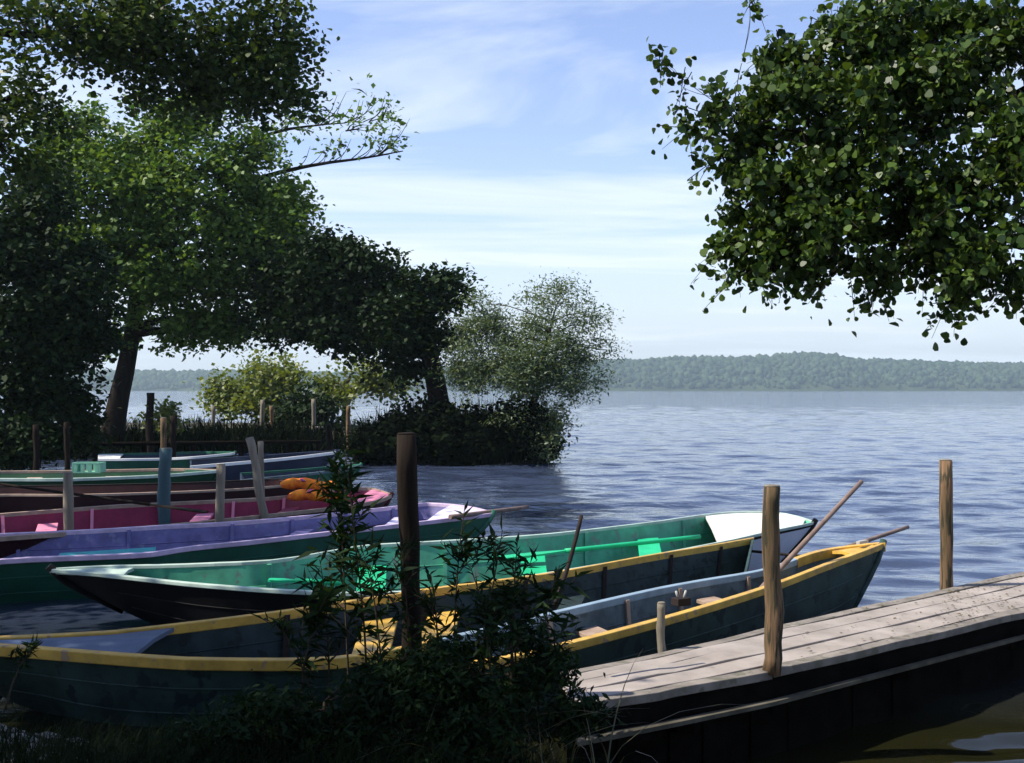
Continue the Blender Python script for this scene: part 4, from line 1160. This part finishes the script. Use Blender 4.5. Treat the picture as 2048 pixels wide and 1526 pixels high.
# alder bough over the jetty, top right
tree('alder_tree', 'round-leaved tree whose leafy boughs hang down over the jetty at upper right', 'tree',
     [(5.2, 4.2, -0.2), (5.15, 4.3, 1.5), (4.9, 4.5, 3.0), (4.5, 4.8, 4.4), (3.9, 5.2, 5.6)], [0.2, 0.17, 0.14, 0.11, 0.06],
     [(1325, 122, 5.6, 10, 8, 0.05, 3, .7), (1362, 172, 5.6, 10, 8, 0.05, 2, .7), (1440, 215, 5.6, 45, 35, 0.2, 12, .9), (1375, 255, 5.6, 16, 20, 0.1, 4, .7), (1440, 315, 5.6, 30, 18, .15, 5, .8), (1530, 275, 5.6, 70, 60, .35, 34), (1600, 190, 5.6, 80, 70, .4, 44), (1560, 110, 5.7, 50, 60, .3, 26, .9), (1510, 190, 5.65, 50, 40, .25, 18, .9), (1640, 130, 5.65, 80, 60, .4, 40), (1780, 30, 5.6, 90, 40, .4, 34), (1930, 30, 5.5, 90, 40, .4, 40), (1600, 320, 5.5, 80, 60, .35, 44), (1500, 350, 5.55, 40, 40, .25, 16), (1600, 455, 5.5, 70, 40, .3, 34),
      (1720, 250, 5.5, 120, 110, .5, 100), (1880, 210, 5.5, 140, 120, .5, 110), (1640, 370, 5.5, 110, 80, .45, 80), (1690, 430, 5.4, 120, 70, .5, 80), (1850, 390, 5.35, 140, 90, .5, 110), (1990, 330, 5.25, 90, 130, .5, 90), (1520, 420, 5.55, 60, 40, .25, 22), (1450, 500, 5.6, 36, 30, .2, 12, .9), (1480, 545, 5.6, 40, 20, .15, 7, .8), (1560, 510, 5.5, 60, 40, .25, 24), (1650, 530, 5.45, 60, 28, .25, 20, .9), (1760, 545, 5.4, 60, 26, .25, 20, .9), (1860, 510, 5.35, 80, 40, .35, 40), (1970, 500, 5.25, 80, 50, .4, 46), (1925, 600, 5.3, 26, 30, .15, 10), (2030, 560, 5.2, 40, 26, .2, 12),
      (1700, 70, 5.6, 110, 45, .45, 34, .9), (1850, 60, 5.6, 110, 50, .45, 44, .9), (2000, 80, 5.4, 80, 70, .45, 48), (1500, 10, 5.7, 20, 10, .1, 3, .7), (1760, 150, 5.6, 110, 60, .45, 60), (2150, 300, 5.1, 120, 200, 0.6, 80), (2200, 50, 5.1, 160, 120, 0.6, 50),
      W(3.5, 5.2, 3.1, 0.7, 0.7, 0.6, 110), W(4.1, 5.0, 4.0, 0.9, 0.9, 0.7, 130), W(4.8, 4.9, 3.2, 0.8, 0.8, 0.6, 110), W(5.3, 4.8, 4.6, 0.9, 0.9, 0.7, 120)],
     'alder', 0.041, SH_ROUND, 37, clump=0.062, per=23, spray=0.27, branch_r=0.006, up_bias=0.0,
     limbs=(([(4.5, 4.8, 4.4), pd(2100, 150, 5.4), pd(1880, 260, 5.5), pd(1680, 270, 5.5), pd(1480, 250, 5.6)], [0.05, 0.035, 0.02, 0.012, 0.005]),
            ([(4.7, 4.7, 3.6), pd(2150, 430, 5.3), pd(1900, 450, 5.35), pd(1700, 480, 5.45), pd(1540, 520, 5.5)], [0.045, 0.03, 0.018, 0.01, 0.005])))

# grey-green willow on the island
tree('willow_bush', 'airy grey-green bush rising from the right end of the island', 'bush',
     [pd(1060, 925, 27.6), pd(1062, 860, 27.6), pd(1072, 780, 27.6), pd(1090, 700, 27.6), pd(1110, 620, 27.6)], [0.12, 0.1, 0.08, 0.06, 0.02],
     [(1120, 610, 27.6, 70, 45, 0.8, 34, .6), (1160, 650, 27.6, 55, 55, 0.8, 34, .6), (1070, 660, 27.5, 70, 55, 0.8, 40, .7), (980, 640, 27.6, 45, 50, 0.7, 26, .7), (1000, 710, 27.4, 80, 50, 0.9, 60), (1100, 730, 27.4, 80, 55, 0.9, 70), (1050, 780, 27.3, 90, 45, 0.9, 60), (1140, 770, 27.4, 45, 50, 0.7, 30), (1200, 690, 27.6, 30, 18, 0.4, 9, .6), (1130, 575, 27.6, 50, 22, 0.5, 12, .5), (940, 720, 27.6, 40, 60, 0.7, 30), (1020, 690, 27.5, 60, 50, .8, 40), (1120, 690, 27.4, 70, 60, .8, 60), (1060, 740, 27.2, 90, 50, .9, 70), (1110, 820, 27.1, 35, 60, .5, 34), (1090, 880, 27.0, 30, 50, .4, 24), (1180, 740, 27.4, 35, 35, .5, 16), (960, 770, 27.3, 60, 40, .7, 34), (930, 660, 27.8, 40, 50, .6, 34), (970, 610, 27.8, 34, 26, .5, 14, .7), (920, 740, 27.6, 40, 60, .7, 44), (990, 660, 27.7, 60, 50, .7, 44), (1110, 600, 27.6, 60, 40, .6, 22, .7), (1185, 640, 27.6, 26, 40, .4, 12, .7), (1030, 830, 27.1, 60, 30, .5, 30), (1215, 700, 27.6, 20, 14, .3, 6, .7)],
     'willow', 0.11, SH_LANCE * np.array((1, 1.7, 1)), 38, clump=0.22, per=46, branch_r=0.012, wood='twig')

# yellow-green bushes far back
tree('willow_bush', 'yellow-green bush by the water left of centre, the larger and brighter', 'bush',
     [pd(530, 866, 43), pd(530, 820, 43), pd(528, 780, 43), pd(525, 750, 43)], [0.15, 0.12, 0.09, 0.04],
     [(530, 750, 43, 60, 40, 1.3, 46), (480, 790, 43, 55, 45, 1.2, 50), (560, 780, 42.6, 65, 55, 1.3, 60), (520, 820, 42.5, 90, 30, 1.3, 54), (440, 800, 43, 25, 40, 0.6, 16)],
     'yellow_leaf', 0.2, SH_DIAM, 39, clump=0.33, per=34, branch_r=0.05, wood='twig')
tree('willow_bush', 'paler olive bush right of the bright yellow-green one', 'bush',
     [pd(690, 860, 41), pd(690, 820, 41), pd(692, 780, 41), pd(700, 750, 41)], [0.15, 0.12, 0.09, 0.04],
     [(680, 770, 41, 60, 40, 1.2, 44, .8), (730, 745, 41, 55, 40, 1.1, 40, .8), (770, 770, 40.6, 50, 30, 1.0, 30, .8), (650, 800, 41, 40, 30, 0.9, 20, .8)],
     'yellow_leaf', 0.19, SH_DIAM, 40, clump=0.33, per=28, branch_r=0.05, wood='twig')
tree('willow_bush', 'dark rounded bush between the two yellow-green ones', 'bush',
     [pd(615, 868, 39), pd(614, 830, 39), pd(612, 800, 39), pd(612, 780, 39)], [0.12, 0.1, 0.07, 0.04],
     [(612, 800, 39, 45, 40, 1.0, 40), (640, 830, 39, 40, 22, 0.8, 22), (580, 835, 39, 40, 20, 0.8, 22)],
     'dark_leaf', 0.19, SH_DIAM, 41, clump=0.32, per=30, branch_r=0.05, wood='twig')
tree('shrub', 'small light green shrub beside the broad dark stump', 'shrub',
     [pd(335, 868, 31), pd(334, 850, 31), pd(334, 830, 31), pd(334, 815, 31)], [0.05, 0.04, 0.03, 0.01],
     [(335, 825, 31, 32, 22, 0.5, 20), (325, 845, 31, 40, 16, 0.5, 18)],
     'yellow_leaf', 0.13, SH_DIAM, 42, clump=0.18, per=22, branch_r=0.02, wood='twig')

tree('shrub', 'dark low shrub at the left edge below the dense dark tree', 'shrub', [pd(40, 950, 23.5), pd(40, 920, 23.5), pd(40, 890, 23.5), pd(40, 870, 23.5)], [0.06, 0.05, 0.03, 0.01],
     [(20, 890, 23.5, 60, 50, .8, 60), (110, 880, 24, 50, 45, .7, 46), (160, 850, 25, 36, 60, .6, 40)], 'dark_leaf', 0.14, SH_DIAM, 56, clump=0.2, per=26, branch_r=0.02, wood='twig')
# dark mass of the island: dense shrubs
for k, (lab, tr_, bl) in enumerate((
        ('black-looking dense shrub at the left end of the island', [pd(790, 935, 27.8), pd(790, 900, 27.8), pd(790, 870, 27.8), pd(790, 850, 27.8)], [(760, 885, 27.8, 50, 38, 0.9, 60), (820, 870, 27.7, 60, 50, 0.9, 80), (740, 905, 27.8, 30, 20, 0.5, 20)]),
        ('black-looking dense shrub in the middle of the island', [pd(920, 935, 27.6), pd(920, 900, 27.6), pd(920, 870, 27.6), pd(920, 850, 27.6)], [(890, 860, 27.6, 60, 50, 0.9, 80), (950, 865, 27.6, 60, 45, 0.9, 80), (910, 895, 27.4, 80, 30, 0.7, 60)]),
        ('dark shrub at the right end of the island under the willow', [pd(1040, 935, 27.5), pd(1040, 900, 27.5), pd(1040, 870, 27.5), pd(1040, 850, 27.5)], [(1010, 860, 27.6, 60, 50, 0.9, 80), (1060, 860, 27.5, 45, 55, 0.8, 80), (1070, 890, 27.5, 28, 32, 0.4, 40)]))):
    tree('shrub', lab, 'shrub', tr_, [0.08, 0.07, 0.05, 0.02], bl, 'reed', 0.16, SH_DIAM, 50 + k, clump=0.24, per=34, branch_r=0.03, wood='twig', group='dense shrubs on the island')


# reeds along the island's water line and the far bank, grass on the near bank: stuff
def blades(name, label, cat, base, h, w, lean, m, seed, seg=4):
    rg = np.random.default_rng(seed)
    n = len(base)
    hh = h * rg.uniform(0.5, 1.2, n); th = rg.uniform(0, 2 * math.pi, n)
    ln = lean * rg.uniform(0.2, 1.4, n)
    dirv = np.stack([np.cos(th), np.sin(th), np.zeros(n)], -1)
    side = np.stack([-np.sin(th + 0.6), np.cos(th + 0.6), np.zeros(n)], -1)
    quads = []
    for s in range(seg):
        t0, t1 = s / seg, (s + 1) / seg
        def pt(t):
            return base + dirv * (ln * hh * t ** 1.8)[:, None] + np.array((0, 0, 1.0)) * (hh * (t - 0.35 * ln * t ** 3))[:, None]
        w0, w1 = w * (1 - t0 ** 1.5), w * (1 - t1 ** 1.5) + 0.0004
        a, b = pt(t0), pt(t1)
        quads.append(np.stack([a - side * w0, a + side * w0, b + side * w1, b - side * w1], 1))
    V = np.concatenate(quads)
    o = mesh_np(name, V, 4, M[m])
    tag(o, label, cat, kind='stuff')
    return o


rg = np.random.default_rng(77)
n = 2600
bx = rg.uniform(-4.1, 1.35, n); by = rg.uniform(26.9, 29.5, n)
ok = sdist(bx, by, ISLE) > -0.05
bx, by = bx[ok], by[ok]
blades('reeds', 'dark reeds massed along the island water line', 'reeds', np.stack([bx, by, ground_z(bx, by) - 0.05], -1), 1.25, 0.03, 0.25, 'reed', 78, 3)
n = 5200
bx = rg.uniform(-16, -2.5, n); by = rg.uniform(27, 50, n)
s = sdist(bx, by, SHORE); ok = (s > -0.1) & (s < 3.5)
bx, by = bx[ok], by[ok]
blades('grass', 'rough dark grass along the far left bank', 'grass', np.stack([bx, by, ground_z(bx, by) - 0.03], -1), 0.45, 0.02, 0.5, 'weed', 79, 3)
n = 9000
bx = rg.uniform(-15, -4.2, n); by = rg.uniform(28.0, 35.5, n)
s = sdist(bx, by, SHORE); ok = (s > -0.5) & (s < 2.2)
bx, by = bx[ok], by[ok]
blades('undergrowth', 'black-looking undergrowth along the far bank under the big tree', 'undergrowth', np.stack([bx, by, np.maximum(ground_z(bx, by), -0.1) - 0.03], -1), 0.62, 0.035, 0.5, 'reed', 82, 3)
n = 26000
bx = rg.uniform(-5.5, 1.4, n); by = rg.uniform(2.6, 5.6, n)
s = sdist(bx, by, SHORE)
keep = (s > -0.02) & (rg.random(n) < np.where(bx < -1.7, 0.10, 0.9))
bx, by = bx[keep], by[keep]
n3 = 30000
cx = rg.uniform(-2.4, 0.9, n3); cy = rg.uniform(3.6, 5.2, n3)
k3 = (sdist(cx, cy, SHORE) > 0.0) & (cx > -1.75 + 0.5 * rg.normal(size=n3)) & (rg.random(n3) < 0.5)
bx = np.concatenate([bx, cx[k3]]); by = np.concatenate([by, cy[k3]])
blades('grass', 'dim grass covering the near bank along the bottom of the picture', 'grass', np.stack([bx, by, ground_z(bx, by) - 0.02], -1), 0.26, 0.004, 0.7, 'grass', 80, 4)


# ------------------------------------------------------------------ foreground weeds and shrub
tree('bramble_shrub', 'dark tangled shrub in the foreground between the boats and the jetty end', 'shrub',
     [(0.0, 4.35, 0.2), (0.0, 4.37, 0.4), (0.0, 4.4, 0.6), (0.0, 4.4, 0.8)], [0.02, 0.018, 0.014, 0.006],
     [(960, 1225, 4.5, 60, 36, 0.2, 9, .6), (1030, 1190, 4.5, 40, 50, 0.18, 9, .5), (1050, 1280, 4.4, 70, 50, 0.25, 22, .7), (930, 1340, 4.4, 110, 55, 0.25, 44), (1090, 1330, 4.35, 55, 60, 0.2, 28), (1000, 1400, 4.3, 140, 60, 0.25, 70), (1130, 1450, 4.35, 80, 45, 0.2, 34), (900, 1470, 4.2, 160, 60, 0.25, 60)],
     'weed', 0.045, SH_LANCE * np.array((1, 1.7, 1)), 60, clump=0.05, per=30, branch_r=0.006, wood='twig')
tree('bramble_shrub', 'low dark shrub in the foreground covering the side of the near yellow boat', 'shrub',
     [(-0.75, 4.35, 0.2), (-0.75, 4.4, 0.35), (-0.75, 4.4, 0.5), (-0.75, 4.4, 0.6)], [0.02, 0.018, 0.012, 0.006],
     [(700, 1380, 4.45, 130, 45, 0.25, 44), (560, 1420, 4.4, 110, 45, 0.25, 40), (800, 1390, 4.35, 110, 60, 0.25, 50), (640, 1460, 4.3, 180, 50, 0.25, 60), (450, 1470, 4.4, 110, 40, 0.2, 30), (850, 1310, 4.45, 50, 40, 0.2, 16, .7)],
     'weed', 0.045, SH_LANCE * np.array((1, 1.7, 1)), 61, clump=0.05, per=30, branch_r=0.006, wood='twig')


def weed(label, path, seed, nl=60, size=0.075, spread=1.0, start=0.25, leaf='weed', shoots=5):
    """tall weed: an upright stem, side shoots, narrow leaves all the way up"""
    rg = np.random.default_rng(seed)
    pts = resample(path, 16)
    root = empty('weed', pts[0], label, 'weed', 'tall weeds on the bank')
    st = MB(); st.tube(pts, [0.006 * (1 - 0.7 * i / 15) for i in range(16)], 6)
    P, D = [], []
    A_ = np.array([tuple(p) for p in pts])
    for i in range(nl):
        t = start + (1 - start) * i / nl
        k = min(14, int(t * 15)); q = A_[k] + (A_[k + 1] - A_[k]) * (t * 15 - k)
        th = i * 2.4
        P.append(q); D.append((math.cos(th), math.sin(th), 0.35))
    for s in range(shoots):
        t = rg.uniform(start, 0.92); q = A_[int(t * 15)]
        th = rg.uniform(0, 6.28); L = 0.22 * spread * rg.uniform(0.6, 1.2) * (1.2 - t)
        e = q + np.array((math.cos(th) * L, math.sin(th) * L * 0.6, L * 1.0))
        w = wander(q, e, 5, 0.1, rg)
        st.tube(w, [0.003, 0.003, 0.0025, 0.002, 0.0015, 0.001], 5)
        for j in range(12):
            P.append(w[1 + j % 5]); D.append((rg.normal(), rg.normal(), 0.5))
    st.build('stem', M['twig'], root)
    D = np.array(D); D /= np.linalg.norm(D, axis=1, keepdims=True)
    mesh_np('leaves', leaves_np(np.array(P), size, SH_LANCE, rg, 0.5, D), 4, M[leaf], root)


weed('tall weed left of the thick dark post, top reaching the crimson bow', [pd(735, 1400, 4.7), pd(728, 1250, 4.7), pd(712, 1100, 4.7), pd(700, 980, 4.7), pd(690, 900, 4.7)], 91, 90, 0.10, 1.2)
weed('weed close left of the thick dark post, second from the tall one', [pd(770, 1420, 4.6), pd(760, 1300, 4.6), pd(745, 1180, 4.6), pd(722, 1090, 4.6)], 92, 50, 0.09)
weed('arching weed with narrow leaves right of the thick dark post', [pd(960, 1420, 4.5), pd(970, 1290, 4.5), pd(985, 1180, 4.5), pd(1005, 1060, 4.5)], 93, 70, 0.085, 1.2)
weed('bushy weed in front of the green boat, right of the post', [pd(1040, 1420, 4.6), pd(1030, 1300, 4.6), pd(1028, 1190, 4.6), pd(1035, 1080, 4.6)], 94, 60, 0.085, 1.2)
weed('low weed leaning left before the blue foredeck', [pd(10, 1420, 5.0), pd(28, 1360, 5.0), pd(55, 1310, 5.0), pd(85, 1285, 5.0)], 95, 24, 0.06, 0.5, 0.4)
weed('short weed before the yellow rail at lower left', [pd(640, 1440, 4.6), pd(610, 1350, 4.6), pd(570, 1270, 4.6), pd(520, 1235, 4.6)], 96, 30, 0.07, 0.6)
weed('weed standing at the weathered end of the jetty', [pd(1130, 1500, 4.7), pd(1125, 1440, 4.7), pd(1120, 1380, 4.7), pd(1110, 1310, 4.7)], 97, 50, 0.07, 0.8)
weed('dark bushy weed head in front of the dim green boat', [pd(700, 1420, 4.9), pd(690, 1200, 4.9), pd(682, 1030, 4.9), pd(676, 925, 4.9)], 98, 110, 0.10, 1.4, 0.55, 'weed', 12)

_rg = np.random.default_rng(131)
for k, (ub, ut, vt, dd, lab) in enumerate(((880, 862, 1150, 4.55, 'thin weed stem right beside the thick dark post'), (905, 930, 1010, 4.75, 'slender upright weed before the lavender boat end'), (1075, 1120, 1130, 4.5, 'weed arching right towards the jetty end'),
                                       (985, 940, 1130, 4.45, 'weed arching left before the yellow seats'), (660, 640, 1120, 4.7, 'thin weed before the black side of the green boat'), (600, 655, 1190, 4.6, 'feathery weed before the inner side of the long yellow boat'), (820, 800, 1080, 4.6, 'weed hugging the thick dark post on its left'))):
    weed(lab, [pd(ub, 1430, dd), pd(ub + (ut - ub) * 0.15, 1430 + (vt - 1430) * 0.4, dd), pd(ub + (ut - ub) * 0.5, 1430 + (vt - 1430) * 0.75, dd), pd(ut, vt, dd)], 140 + k, 46, 0.07 + 0.015 * (k % 3), 1.1, 0.3, 'weed', 6)

# long dry blades arching out of the shrub
rg = np.random.default_rng(99)
n = 70
bx = rg.uniform(-0.45, 0.42, n); by = rg.uniform(4.1, 4.5, n)
blades('dry_grass', 'pale arching dry blades hanging in the foreground shrub', 'grass', np.stack([bx, by, np.full(n, 0.25)], -1), 0.55, 0.004, 0.9, 'dry', 100, 6)


# loose stones on the bank at lower left, leaf litter on the far end of the jetty
rg = np.random.default_rng(120)
mb = MB()
for i in range(420):
    x = rg.uniform(-3.2, -1.55); y = rg.uniform(4.5, 5.9)
    if sdist(np.array(x), np.array(y), SHORE) < 0.05: continue
    r = 0.012 + 0.03 * rg.random() ** 3
    c = Vector((x, y, float(ground_z(x, y)) + r * 0.2))
    a = Vector((rg.uniform(0.8, 1.5), rg.uniform(0.8, 1.3), 0.6)) * r
    w = rg.uniform(0, 6.28)
    vs = []
    for (h, k) in ((-1, 0.5), (-0.1, 1.0), (0.7, 0.75), (1.0, 0.25)):
        for j in range(6):
            t = w + j * math.pi / 3
            kk = k * rg.uniform(0.85, 1.15)
            vs.append(c + Vector((math.cos(t) * a.x * kk, math.sin(t) * a.y * kk, h * a.z)))
    fs = [(q * 6 + j, q * 6 + (j + 1) % 6, (q + 1) * 6 + (j + 1) % 6, (q + 1) * 6 + j) for q in range(3) for j in range(6)] + [tuple(18 + j for j in range(6))]
    mb.add(vs, fs, 0, True)
tag(mb.build('gravel', mat('grey_stone', (0.34, 0.32, 0.28), 0.85, 0.5, 12, spec=0.1)), 'grey stones scattered on the bank at lower left', 'gravel', kind='stuff')
n = 260
uu = rg.uniform(1600, 2060, n); uu[90:] = rg.uniform(1880, 2060, n - 90)
P = []
for u in uu:
    t = rg.random()
    vn = np.interp(u, [1545, 1800, 2048, 2420], [1341, 1282, 1224, 1142]); vf = np.interp(u, [1545, 1800, 2048, 2420], [1252, 1198, 1143, 1064])
    p = px(u, vn + (vf - vn) * (0.06 + 0.9 * t), 0.45); P.append((p.x, p.y, 0.458))
L = leaves_np(np.array(P), 0.022, SH_DIAM, rg, 6.0)
o = mesh_np('leaf_litter', L, 4, leaf_mat('dead_leaf', (0.05, 0.04, 0.02), (0.16, 0.13, 0.06), 0.0, 0.8, 0.1))
tag(o, 'small dead leaves and twigs littering the jetty boards', 'leaf litter', kind='stuff')
